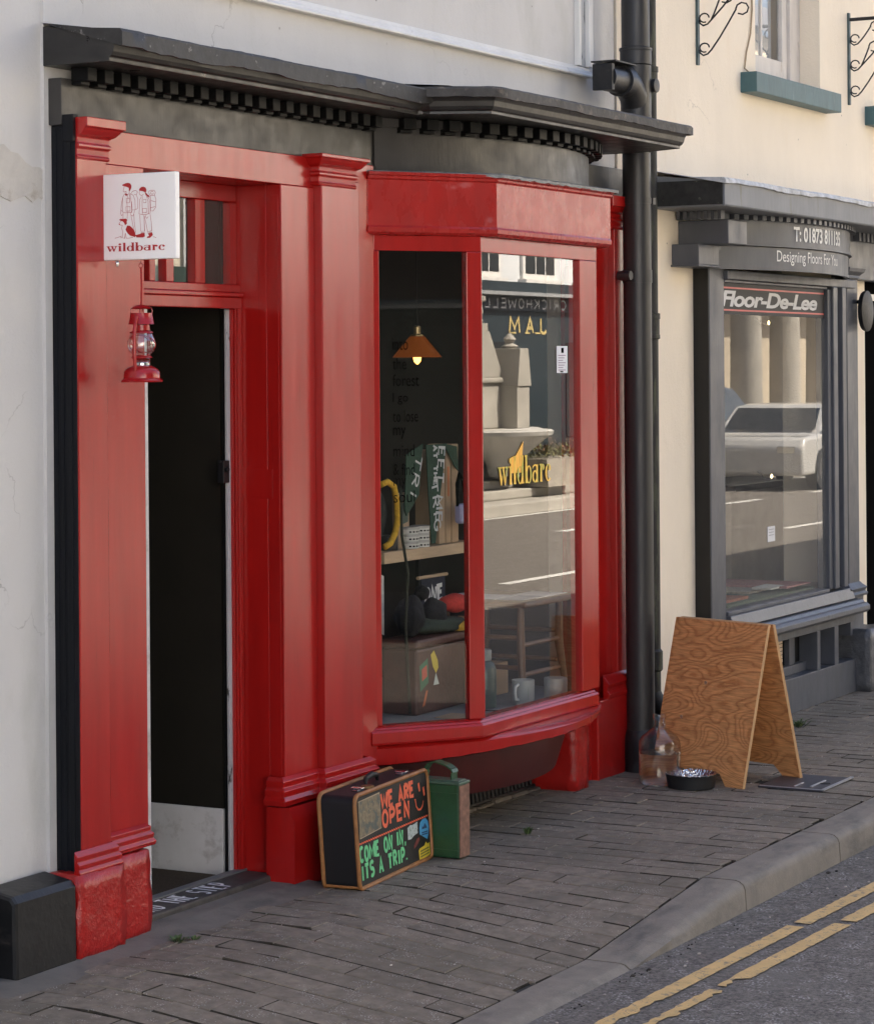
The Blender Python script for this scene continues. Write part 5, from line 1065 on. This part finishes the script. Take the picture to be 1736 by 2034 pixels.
# pennants
def pennant(name_label, pts, y, m, lines):
    t = thing('pennant', name_label, 'pennant', (pts[0][0], y, pts[0][1]), 0, 'pennants on the shelf'); fp = frame((0, y, 0), (1, 0, 0), (0, -1, 0))
    MB().prism(pts, -.002, .002, fp).build('cloth', m, t)
    q = MB()
    for s_, O, d, h, ln2 in lines:
        d = Vector((d[0], 0, d[1])).normalized(); up = Vector((-d.z, 0, d.x)); f2 = frame((O[0], y - .0025, O[1]), d, (0, -1, 0), up); hand(q, s_, f2, (0, 0, ln2, h), .0085, .03, lvl0=.0004)
    q.build('lettering', mat('white_felt', (.52, .53, .50), .9), t, recalc=False); return t
FELT = KNIT('green_felt', (.028, .060, .036))
pennant('dark green pennant reading MEET ME AT THE TRIG, hanging from the shelf boxes', [(8.735, 1.435), (8.905, 1.435), (8.85, 1.24), (8.805, 1.04), (8.775, 1.04), (8.75, 1.24)], .285, FELT, [('EET ME', (8.835, 1.425), (-.10, -1), .05, .30), ('AT THE', (8.79, 1.43), (.01, -1), .03, .16), ('TRIG', (8.772, 1.285), (.12, -1), .05, .20)])
pennant('second dark green pennant, tilted, left of the lettered one', [(8.60, 1.40), (8.735, 1.44), (8.70, 1.24), (8.60, 1.16), (8.585, 1.18)], .30, FELT, [('TRI', (8.68, 1.40), (-.35, -1), .05, .17)])
pennant('small green pennant at the right end of the shelf boxes', [(8.91, 1.435), (9.02, 1.42), (9.03, 1.32), (9.0, 1.34)], .30, FELT, [])
for i, (x0, x1, z1, l) in enumerate(((8.885, 8.935, 1.41, 'tall kraft box on the shelf, nearest the green pennant'), (8.945, 8.985, 1.40, 'tall kraft box on the shelf with an orange stripe'), (8.995, 9.05, 1.43, 'tall kraft box at the right end of the shelf'))):
    t = thing('tall_box', l, 'box', ((x0 + x1) / 2, .35, 1.03), 0, 'tall boxes on the shelf'); MB().box(x0, x1, .31, .42, 1.0305, z1).build('carton', KRAFT, t, bevel=.002)
    if i == 1: MB().box(x0 + .012, x1 - .014, .308, .3099, 1.22, 1.34).build('stripe', mat('orange_stripe', (.5, .17, .06), .6), t)
bx = thing('card_pack', 'kraft card pack with a green badge standing on the shelf', 'card pack', (8.61, .33, 1.03)); MB().box(8.55, 8.665, .325, .335, 1.0305, 1.25).build('card', KRAFT, bx)
q = MB(); q.prism([(8.57, 1.15), (8.59, 1.20), (8.63, 1.215), (8.655, 1.18), (8.65, 1.135), (8.60, 1.125)], .001, .004, frame((0, .325, 0), (1, 0, 0), (0, -1, 0))); q.build('badge', mat('dark_green_badge', (.03, .06, .045), .6), bx)
tins = None
TINL = ['top', 'middle', 'bottom']
for cx_, nm in ((8.645, 'left'), (8.735, 'right')):
    for k in range(3):
        lab = words('small white tin,', TINL[2 - k], 'one of the', nm, 'stack on the window shelf')
        if tins is None:
            tins = thing('tin', lab, 'tin', (cx_, .315, 1.0305), 0, 'white tins stacked on the shelf')
            q = MB(); q.lathe([(.038, 0), (.039, .002), (.039, .016), (.038, .017)], (0, 0, 0), 24); q.build('can', mat('white_tin', (.60, .60, .55), .4, .05), tins, local=True, smooth=True)
            q = MB(); q.lathe([(.0392, .018), (.0395, .020), (.0395, .026), (.037, .028)], (0, 0, 0), 24); q.build('lid', mat('tin_lid', (.42, .42, .40), .35, .1, metal=.6), tins, local=True, smooth=True)
            q = MB()
            for a in range(-150, -20, 22): 
                p0 = [(.0394 * cos(rad(a + d)), .0394 * sin(rad(a + d))) for d in (0, 14)]
                q.face([(*p0[0], .006), (*p0[1], .006), (*p0[1], .012), (*p0[0], .012)])
            q.build('print', INK, tins, local=True)
        else: dup(tins, (cx_ + random.uniform(-.003, .003), .315, 1.0305 + k * .0283), label=lab)
q = MB(); q.lathe([(.036, 0), (.037, .002), (.037, .055), (.034, .058)], (8.51, .33, 1.0305), 24); tag(q.build('dark_tin', mat('black_tin', (.02, .02, .02), .4), smooth=True), 'black tin standing at the left end of the window shelf', 'tin')
bp2 = thing('backpack', 'dark backpack with a yellow strap at the left of the window shelf', 'backpack', (8.47, .36, 1.03))
blob((8.47, .40, 1.17), (.075, .07, .14), 11, .05).build('bag', KNIT('olive_nylon', (.025, .027, .022)), bp2, smooth='all')
q = MB(); pts = [(8.42, .31, 1.29), (8.46, .305, 1.30), (8.50, .30, 1.28), (8.525, .30, 1.22), (8.53, .30, 1.15), (8.51, .30, 1.10), (8.47, .30, 1.06), (8.43, .30, 1.05)]
q.tube(pts, .013, 8); q.build('strap', KNIT('yellow_webbing', (.62, .36, .03)), bp2, smooth='all')
cbg = thing('camera_bag', 'small lavender camera hanging by a black strap right of the shelf boxes', 'camera', (8.99, .27, 1.10))
MB().box(8.945, 9.04, .235, .275, 1.11, 1.19).build('body', mat('lavender_plastic', (.30, .29, .42), .5), cbg, bevel=.012); MB().box(8.965, 9.02, .230, .2349, 1.13, 1.175).build('front', DARK, cbg, bevel=.002)
q = MB(); q.tube([(8.95, .26, 1.18), (8.955, .265, 1.27), (8.985, .27, 1.31), (9.015, .27, 1.28), (9.03, .26, 1.18)], .007, 8); q.build('strap', INK, cbg, smooth=True)
bnr = thing('banner', 'navy cloth banner on a wooden rod with bold white letters, under the shelf', 'banner', (8.90, .36, .80))
MB().box(8.80, 9.0, .348, .352, .70, .895).build('cloth', KNIT('navy_cloth', (.018, .020, .034)), bnr); q = MB(); q.tube([(8.775, .35, .90), (9.02, .35, .90)], .007, 8); q.build('rod', PINE, bnr)
q = MB(); hand(q, 'ONE', frame((8.83, .3475, .795), (1, 0, .06), (0, -1, 0)), (0, 0, .15, .055), .016, .03, lvl0=.0004); q.build('lettering', mat('white_print', (.6, .6, .58), .8), bnr, recalc=False)
q = MB(); q.tube([(8.415, .22, 1.28), (8.42, .22, 1.10), (8.43, .20, .95), (8.425, .21, .75), (8.43, .2, .5), (8.44, .2, .41)], .006, 8); tag(q.build('hanging_strap', KNIT('olive_strap', (.03, .033, .02)), smooth='all'), 'olive webbing strap hanging down the left edge of the bay window', 'strap')
q = MB(); q.prism([(8.435, .72), (8.50, .70), (8.50, .93), (8.44, .95)], 0, .003, frame((0, .35, 0), (1, 0, 0), (0, -1, 0))); tag(q.build('leaflet', mat('pale_leaflet', (.42, .42, .40), .7, .25, (30, 30, 60))), 'pale printed leaflet hanging below the shelf at the left', 'leaflet')
# pendant lamp
la = thing('pendant_lamp', 'lit pendant lamp with an orange cone shade inside the red shop', 'lamp', (9.2, .58, 1.78))
sh = mat('orange_glass_shade', (.13, .034, .007), .4, .1); b = sh.node_tree.nodes['Principled BSDF']; b.inputs['Transmission Weight'].default_value = .0; b.inputs['Emission Color'].default_value = (.9, .22, .03, 1); b.inputs['Emission Strength'].default_value = .018
q = MB(); q.lathe([(.103, 0), (.036, .082), (.030, .088), (.0305, .0885), (.0365, .0825), (.104, .0005)], (9.2, .58, 1.785), 28, cap=False); q.build('shade', sh, la, smooth='all')
q = MB(); q.lathe([(.03, 0), (.028, .012), (.016, .016), (.016, .045), (.010, .05)], (9.2, .58, 1.868), 20); q.build('fitting', mat('aged_brass', (.42, .33, .18), .35, .1, metal=.8), la, smooth=True)
q = MB(); q.tube([(9.2, .58, 1.918), (9.2, .58, 2.6)], .0025, 6); q.build('cord', DARK, la)
q = MB(); q.lathe([(.003, 0), (.014, .012), (.017, .028), (.012, .05), (.009, .07)], (9.2, .58, 1.756), 20); q.build('bulb', mat('bulb_glow', (1, .7, .3), .5, emit=(1, .40, .07), es=1.3), la, smooth=True)
# right-hand display
stl = thing('stool', 'wooden stool holding papers behind the front pane', 'stool', (9.2, .19, .40))
WOODS = mat('turned_wood', (.12, .055, .022), .45, .2, (20, 20, 5))
MB().box(8.98, 9.44, -.03, .42, .775, .80).build('seat', WOODS, stl, bevel=.008)
for x, y in ((9.03, .02), (9.38, .02), (9.03, .36), (9.38, .36)):
    q = MB(); q.tube([(x + (x - 9.2) * .12, y + (y - .19) * .12, .401), (x, y, .60), (x, y, .775)], [.012, .018, .014], 12); q.build('leg', WOODS, stl, smooth=True)
for z in (.50, .62):
    q = MB(); q.tube([(9.04, .02, z), (9.38, .02, z)], .010, 10); q.tube([(9.03, .03, z + .03), (9.03, .36, z + .03)], .010, 10); q.tube([(9.38, .03, z + .03), (9.38, .36, z + .03)], .010, 10); q.build('rung', WOODS, stl, smooth=True)
PAP = mat('paper', (.60, .60, .57), .8, .08)
for i, (x0, x1, y0, y1, z, lab) in enumerate(((9.14, 9.42, .0, .16, .802, 'white paper lying on the stool in the window'), (9.0, 9.2, .12, .38, .8045, 'second pale sheet under the papers on the stool'), (8.98, 9.18, -.015, .10, .807, 'grey leaflet at the left edge of the stool'))):
    q = MB(); q.box(x0, x1, y0, y1, z, z + .002); tag(q.build('paper', PAP if i != 2 else mat('grey_leaflet', (.3, .32, .32), .8)), lab, 'paper', 'papers on the stool')
tn = thing('enamel_tin', 'white tin with dark print standing at the right of the bay window', 'tin', (9.12, -.09, .40)); q = MB(); q.lathe([(.046, 0), (.047, .003), (.047, .085), (.045, .088)], (0, 0, .0005), 26); q.build('body', mat('white_enamel', (.34, .35, .33), .4, .06), tn, local=True, smooth=True)
q = MB(); q.prism([(-.028, .025), (.028, .025), (.028, .065), (-.028, .065)], .047, .0475, lambda u, v, w: (w * sin(u / .047) , -w * cos(u / .047), v)); q.build('label', mat('grey_green_label', (.25, .30, .27), .6), tn, local=True)
mg = thing('mug', 'white mug with a green picture standing in the bay window', 'mug', (8.95, -.03, .40)); q = MB(); q.lathe([(.043, 0), (.045, .004), (.045, .095), (.042, .095), (.041, .01), (.001, .008)], (0, 0, .0005), 26, cap=False); q.build('cup', mat('white_china', (.34, .35, .33), .35, .04), mg, local=True, smooth=True)
q = MB(); q.tube([(-.044, 0, .08), (-.068, 0, .075), (-.074, 0, .05), (-.066, 0, .025), (-.044, 0, .02)], .006, 8); q.build('handle', mat('white_china_b', (.6, .61, .58), .25), mg, local=True, smooth=True)
q = MB(); q.prism([(-.03, .02), (.03, .02), (.03, .07), (-.03, .07)], .0455, .046, lambda u, v, w: (w * sin(u / .045), -w * cos(u / .045), v)); q.build('picture', mat('green_picture', (.10, .18, .09), .5), mg, local=True)
bt = thing('flask', 'dark green enamel flask standing left of the mug in the bay window', 'flask', (8.78, .06, .40)); q = MB(); q.lathe([(.05, 0), (.052, .006), (.052, .15), (.042, .175), (.03, .185)], (0, 0, .0005), 26); q.build('body', mat('dark_green_enamel', (.035, .06, .05), .3), bt, local=True, smooth=True); q = MB(); q.lathe([(.031, .186), (.033, .19), (.033, .225), (.03, .23)], (0, 0, 0), 22); q.build('cap', mat('grey_cap', (.2, .22, .2), .4), bt, local=True, smooth=True)
sgl = thing('sunglasses', 'black sunglasses lying on the window bed', 'sunglasses', (8.62, -.10, .40))
for i in (0, 1):
    q = MB(); q.lathe([(.028, .0), (.028, .004)], (8.60 + i * .064, -.10, .4015), 16); q.build('lens', INK, sgl)
q = MB(); q.tube([(8.573, -.10, .406), (8.63, -.09, .412), (8.69, -.10, .406)], .003, 6); q.tube([(8.573, -.10, .406), (8.585, .02, .404)], .003, 6); q.tube([(8.69, -.10, .406), (8.68, .02, .404)], .003, 6); q.build('frame', INK, sgl)
lit = [(8.40, -.12, .16, .10, 'map folded flat at the left of the window bed'), (8.50, .03, .14, .12, 'pale card lying behind the sunglasses'), (8.82, -.13, .15, .08, 'green postcard lying in front of the mug')]
for i, (x, y, w_, d_, lab) in enumerate(lit):
    q = MB(); q.box(x - w_ / 2, x + w_ / 2, y - d_ / 2, y + d_ / 2, .4005 + i * .0008, .4025 + i * .0008); tag(q.build('leaflet', [PAP, KRAFT, mat('green_card', (.14, .22, .16), .6)][i]), lab, 'leaflet', 'leaflets on the window bed')

# ================================================================== across the street (seen in the glass, and lighting the shade)
STONE = mat('pale_limestone', (.36, .34, .30), .8, .15, (2, 2, 2), bump=.004, bs=(20, 20, 20))
DGLASS = mat('dark_window', (.03, .035, .04), .1)
mo = thing('fountain_monument', 'gothic stone fountain monument reflected in the front pane of the bay', 'monument', (28.5, -11.2, 0))
MX, MY = 28.8, -11.3
q = MB(); q.box(MX - 3.0, MX + 3.0, MY - 1.9, MY + 1.2, -.1, .06); q.box(MX - 2.5, MX + 2.5, MY - 1.6, MY + .75, .061, .18); q.box(MX - 1.5, MX + 1.5, MY - 1.1, MY + .5, .181, .30); q.build('steps', STONE, mo, bevel=.02)
q = MB(); q.box(MX - .75, MX + .75, MY - .75, MY + .35, .301, .95); q.box(MX - .62, MX + .62, MY - .62, MY + .25, .951, 1.55); q.box(MX - .70, MX + .70, MY - .68, MY + .3, 1.551, 1.62); q.build('shaft', STONE, mo, bevel=.02)
for dx, dy in ((-1.0, .1), (1.0, .1), (0, .75)):
    q = MB(); q.lathe([(.20, .35), (.28, .55), (.72, .84), (.82, .88), (.84, .93), (.78, .95), (.6, .90), (.01, .88)], (MX + dx * .85, MY + dy * .9 - .1, 0), 28, sy=.75, cap=False); q.build('basin', mat('pale_marble', (.46, .45, .42), .5, .06), mo, smooth=True)
for dx, dy in ((-.78, .30), (.78, .30)):
    q = MB(); q.box(MX + dx - .18, MX + dx + .18, MY + dy - .2, MY + dy + .2, .951, 1.50); q.prism([(-.20, 1.501), (.20, 1.501), (.12, 2.0), (-.12, 2.0)], -.22, .22, lambda u, v, w, dx=dx, dy=dy: (MX + dx + u, MY + dy + w, v)); q.lathe([(.09, 0), (.12, .03), (.05, .07), (.09, .12), (.02, .2)], (MX + dx, MY + dy, 2.0), 10); q.build('pinnacle', STONE, mo, bevel=.01)
q = MB(); q.prism([(-.68, 1.621), (.68, 1.621), (.30, 2.22), (-.30, 2.22)], -.62, .26, lambda u, v, w: (MX + u, MY + w, v)); q.box(MX - .36, MX + .36, MY - .52, MY + .2, 2.221, 2.33); q.lathe([(.40, 2.331), (.42, 2.36), (.38, 2.42), (.36, 2.46)], (MX, MY - .15, 0), 16); q.build('gable', STONE, mo, bevel=.01)
q = MB(); q.lathe([(.44, 2.461), (.42, 2.60), (.47, 2.62), (.47, 2.68), (.41, 2.70), (.40, 3.6), (.43, 3.62), (.43, 3.7), (.36, 3.72), (.33, 5.2), (.05, 6.4)], (MX, MY - .15, 0), 8); q.build('column', STONE, mo)
for i, (x, y, lab) in enumerate(((29.85, -10.55, 'stone planter trough on the monument steps, nearest the street'), (30.75, -10.9, 'stone planter trough behind the first one, by the monument'))):
    t = thing('planter', lab, 'planter', (x, y, .06), 0, 'planters by the monument'); q = MB(); q.prism([(-.46, 0), (.46, 0), (.52, .36), (-.52, .36)], -.2, .2, lambda u, v, w, x=x, y=y: (x + u, y + w, .19 + v)); q.build('trough', mat('weathered_stone' + 'ab'[i], (.33, .30, .25), .9, .2, (6, 6, 6)), t)
    q = MB(); rr = random.Random(i)
    for k in range(260):
        px, py, pz = x + rr.uniform(-.5, .5), y + rr.uniform(-.2, .2), .56 + abs(rr.gauss(0, .09)); s_ = .035; d = Vector((rr.uniform(-1, 1), rr.uniform(-1, 1), rr.uniform(-.3, 1))).normalized(); e_ = d.cross(Vector((.3, .2, 1))).normalized() * s_ * .5; p = Vector((px, py, pz))
        q.face([p - e_, p + d * s_ * 1.6 - e_ * .2, p + d * s_ * 1.8 + e_ * .2, p + e_])
    q.build('flowers', mat('orange_flowers' if i == 0 else 'red_flowers', (.10, .10, .025) if i == 0 else (.14, .07, .03), .7, .5, isl=.8), t)
def house(name, label, x0, x1, y, h, m, cols, rows, w_=1.0, wh_=1.5, z0=3.9, dz=2.9, ground=None, fr=WHITEP, group=None):
    t = thing(name, label, 'building', ((x0 + x1) / 2, y, 0), 0, group)
    MB().box(x0, x1, y - 8, y, 0, h).build('wall', m, t)
    q = MB(); q.face([(x0, y + .3, h), (x1, y + .3, h), (x1, y - 4, h + 2.2), (x0, y - 4, h + 2.2)]); q.face([(x0, y - 8.3, h), (x1, y - 8.3, h), (x1, y - 4, h + 2.2), (x0, y - 4, h + 2.2)]); q.build('roof', mat('slate_' + name, (.09, .09, .10), .6), t)
    for r_ in range(rows):
        for c_ in range(cols):
            cx_ = x0 + (x1 - x0) * (c_ + .5) / cols; z = z0 + r_ * dz
            q = MB(); a, b_ = cx_ - w_ / 2, cx_ + w_ / 2; q.box(a - .1, b_ + .1, y + .001, y + .06, z - .1, z + wh_ + .1); q.box(a, b_, y + .0605, y + .075, z + wh_ / 2 - .02, z + wh_ / 2 + .02)
            for g in (1, 2): q.box(a + (b_ - a) * g / 3 - .015, a + (b_ - a) * g / 3 + .015, y + .0605, y + .074, z, z + wh_)
            q.box(a - .18, b_ + .18, y + .001, y + .16, z - .18, z - .101)
            f_ = q.build('window', fr, t); MB().box(a, b_, y + .05, y + .066, z, z + wh_).build('pane', DGLASS, f_)
    if ground:
        gm, openings = ground
        MB().box(x0 + .1, x1 - .1, y + .001, y + .22, .0, 3.25).build('shop_front', gm, t)
        for a, b_ in openings: MB().box(a, b_, y + .2205, y + .235, .5, 2.2).build('shop_window', DGLASS, t)
    return t
DARKST = mat('dark_old_stone', (.012, .011, .010), .9, .25, (1, 1, 1), spec=.1); WHITEH = mat('white_street_render', (.66, .68, .70), .8, .06, (.5, .5, .5)); NAVYF = mat('blue_green_shop_paint', (.024, .036, .044), .4)
BEIGE = mat('beige_stucco', (.52, .45, .35), .8, .1, (.6, .6, .6)); CREAM2 = mat('cream_street_render', (.74, .68, .56), .8, .06, (.5, .5, .5)); BRICK = mat('dull_brick', (.16, .085, .06), .9, .2, (2, 2, 2))
house('stone_house', 'dark old stone house across the street, facing the bay', -2, 13, -16, 8.5, DARKST, 4, 2, fr=mat('dark_window_paint', (.02, .02, .02), .5), group='houses across the street')
house('cream_terrace', 'pale cream terraced house across the street left of the dark stone house', -30, -2.1, -16, 9, WHITEH, 7, 2, group='houses across the street')
house('pale_house', 'pale rendered house across the street left of the dark blue shop', 13.1, 30.5, -16, 8, CREAM2, 5, 2, ground=(mat('green_shop_paint', (.05, .08, .07), .4), [(14, 17), (18, 21), (22, 25), (26, 29.5)]), group='houses across the street')
js = house('dark_blue_shop', 'white house with a dark blue shopfront and gilt letters, reflected in the front pane', 30.6, 46, -16, 8.3, WHITEH, 7, 2, 1.15, 1.25, 3.42, 2.7, ground=(NAVYF, [(31.2, 33.5), (34.2, 36.6), (37.2, 38.8), (41.2, 44)]), group='houses across the street')
fj = frame((0, -15.775, 0), (-1, 0, 0), (0, 1, 0))
q = MB(); hand(q, 'JAM', fj, (-40.42, 2.36, -38.95, 2.62), .055, .0, gap=.7)
for i, x in enumerate((-40.05, -39.65, -39.1)): q.ribbon([(x - .1, 2.36), (x + .1, 2.36)], .03, fj, .004)
q.build('lettering', mat('gilt_shop_letters', (.55, .43, .18), .45, .1), js, recalc=False)
q = MB()
aw_ = lambda u, v, h: fj(u, v + .12 * sin((u + 41.2) / 3.2 * pi) * 1.0 - .05, h)
q.prism([(-41.4, 2.74), (-37.6, 2.74), (-37.6, 3.0), (-41.4, 3.0)], .02, .05, fj); q.build('sign_board', mat('slate_sign', (.05, .06, .07), .5), js)
q = MB(); hand(q, 'CRICKHOWELL', frame((0, -15.72, 0), (-1, 0, 0), (0, 1, 0)), (-41.1, 2.79, -37.9, 2.95), .028, .0, gap=.35); q.build('lettering', WL, js, recalc=False)
q = MB(); q.box(30.6, 46, -15.78, -15.5, 3.0, 3.06); q.build('cornice', mat('pale_cornice', (.3, .31, .32), .6), js)
cl = house('columned_house', 'beige house with tall pale columns, reflected in the grey shop window', 46.1, 64, -15.2, 9, BEIGE, 6, 1, 1.2, 1.8, 5, group='houses across the street')
for i in range(7):
    q = MB(); q.lathe([(.42, 0), (.42, .12), (.34, .2), (.32, 2.3), (.30, 3.6), (.40, 3.7), (.44, 3.85)], (48 + i * 2.2, -14.55, 0), 20); q.build('column', STONE, cl, smooth=True)
MB().box(46.3, 63.5, -15.19, -14.0, 3.851, 4.4).build('entablature', BEIGE, cl)
house('white_terrace', 'long white terraced house far along the street', 64.1, 120, -15, 8.5, WHITEH, 16, 2, ground=(mat('grey_shop', (.2, .2, .2), .5), [(66 + i * 5, 69 + i * 5) for i in range(10)]), group='houses across the street')
def car(name, label, x, y, col, L_, H_, van=False, rot=0):
    t = thing(name, label, 'van' if van else 'car', (x, y, -.1 if y > -10.6 else 0), rot)
    m = mat(name + '_paint', col, .22, .03, coat=.8, coatr=.03)
    P_ = [(-.5, .18), (-.5, .5), (-.47, .62), (-.30, .66), (-.19, .97), (-.05, 1.0), (.22, 1.0), (.36, .96), (.46, .68), (.5, .6), (.5, .18)] if not van else [(-.5, .16), (-.5, .5), (-.46, .56), (-.33, .60), (-.22, .94), (-.17, 1.0), (.5, 1.0), (.5, .16)]
    W2 = .86
    q = MB(); q.prism([(u * L_, v * H_) for u, v in P_], -W2, W2, lambda u, v, w: (u, w, v)); bmesh.ops.recalc_face_normals(q.bm, faces=q.bm.faces)
    for v in q.bm.verts:
        if v.co.z > H_ * .7: v.co.y *= .86
    q.build('body', m, t, local=True, bevel=.06, seg=3, smooth=True)
    g = mat(name + '_glass', (.02, .025, .03), .08)
    side = [(-.275, .67), (-.185, .92), (-.06, .95), (.2, .95), (.33, .91), (.42, .69)] if not van else [(-.30, .62), (-.21, .90), (-.10, .92), (-.08, .62)]
    for s_ in (-1, 1):
        q = MB(); q.prism([(u * L_, v * H_) for u, v in side], 0, .012, lambda u, v, w, s_=s_: (u, s_ * (W2 * (1 - .14 * lin(H_ * .68, H_ * .75, v)) + .004 + w - .0), v)); q.build('side_window', g, t, local=True)
        q = MB(); q.box(-.30 * L_, -.26 * L_, s_ * .93 - .08, s_ * .93 + .08, .64 * H_, .74 * H_); q.build('mirror', m, t, local=True, bevel=.03)
    q = MB(); a, b_ = (-.295, .68), (-.20, .94)
    if van: a, b_ = (-.325, .62), (-.225, .92)
    q.face([(a[0] * L_ - .02, -.72, a[1] * H_ + .02), (a[0] * L_ - .02, .72, a[1] * H_ + .02), (b_[0] * L_ - .02, .66, b_[1] * H_ + .01), (b_[0] * L_ - .02, -.66, b_[1] * H_ + .01)]); q.build('windscreen', g, t, local=True)
    for u in (-.31, .31):
        for s_ in (-1, 1):
            q = MB(); q.lathe([(.2, -.1), (.31, -.09), (.32, 0), (.31, .09), (.2, .1)], (u * L_, s_ * .78, .31), 24, axis='y'); w_ = q.build('wheel', mat(name + '_tyre', (.02, .02, .02), .8), t, local=True, smooth=True)
            q = MB(); q.lathe([(.05, -.112), (.2, -.105), (.2, .105), (.05, .112)], (u * L_, s_ * .78, .31), 18, axis='y'); q.build('rim', CHROME, w_, local=True)
    for s_ in (-.6, .6):
        q = MB(); q.box(-.503 * L_, -.49 * L_, s_ - .14, s_ + .14, .44 * H_, .52 * H_); q.build('headlight', CHROME, t, local=True, bevel=.01)
    return t
car('parked_car', 'blue grey parked car behind the monument, reflected in the front pane', 41.6, -13.6, (.10, .13, .18), 4.2, 1.4)
car('white_car', 'white car parked in the street, reflected in the grey shop window', 37.0, -9.3, (.50, .50, .49), 4.4, 1.27)
car('added_dark_van', 'added dark green van that keeps the left pane reflection dark', 6.2, -8.2, (.010, .014, .012), 6.2, 2.3, True)  # out-of-view van added to hide sunlit road from the left pane's reflection
car('dark_car', 'dark blue car parked beyond the white van', 43.5, -9.2, (.02, .03, .06), 4.3, 1.45)

# ================================================================== weeds
LEAF = mat('weed_leaf', (.06, .095, .025), .6, .4, isl=.5)
def weed(x, y, n_, r_, h_, label, seed):
    rr = random.Random(seed); q = MB()
    for k in range(n_):
        a = rr.uniform(0, 6.28); d = rr.uniform(.2, 1) * r_; p = Vector((x + d * .4 * cos(a), y + d * .4 * sin(a), zdrop(x, y) - .002)); tip = Vector((x + d * cos(a), y + d * sin(a), zdrop(x, y) + rr.uniform(.3, 1) * h_)); e_ = Vector((-sin(a), cos(a), 0)) * rr.uniform(.002, .004); m_ = p.lerp(tip, .6) + Vector((0, 0, h_ * .25))
        q.face([p - e_ * .4, p + e_ * .4, m_ + e_, m_ - e_]); q.face([m_ - e_, m_ + e_, tip])
    tag(q.build('weed', LEAF, recalc=False), label, 'weed', 'weeds in the paving joints')
weed(6.33, -.17, 50, .045, .018, 'small green weed in the paving by the foot of the left red pilaster', 1)
weed(6.37, -.20, 30, .03, .012, 'tiny second tuft of weed just right of the one by the left pilaster', 4)
weed(8.38, -.33, 26, .03, .03, 'little weed tuft in the pavement right of the green can', 2)
weed(11.45, -.24, 70, .10, .035, 'weed at the foot of the grey shopfront behind the sandwich board', 3)

q = MB(); q.lathe([(.007, -.002), (.006, .001)], (5.705, .0715, 1.50), 12, axis='y'); q.build('fixing_hole', DARK, wh)
for x, y, w_, d_, h_, m_, lab in ((9.13, .26, .20, .16, .13, KRAFT, 'kraft carton on the window bed under the stool'), (8.97, .34, .14, .12, .20, mat('slate_card', (.10, .11, .12), .7), 'slate grey carton standing behind the flask in the window')):
    t = thing('carton', lab, 'carton', (x, y, .40), 0, 'cartons under the stool'); MB().box(x - w_ / 2, x + w_ / 2, y - d_ / 2, y + d_ / 2, .4005, .40 + h_).build('box', m_, t, bevel=.003)
    MB().box(x - .02, x + .02, y - d_ / 2 - .001, y + d_ / 2 + .001, .40 + h_ + .0002, .40 + h_ + .001).build('tape', mat('brown_tape_' + m_.name, (.2, .13, .07), .4), t)
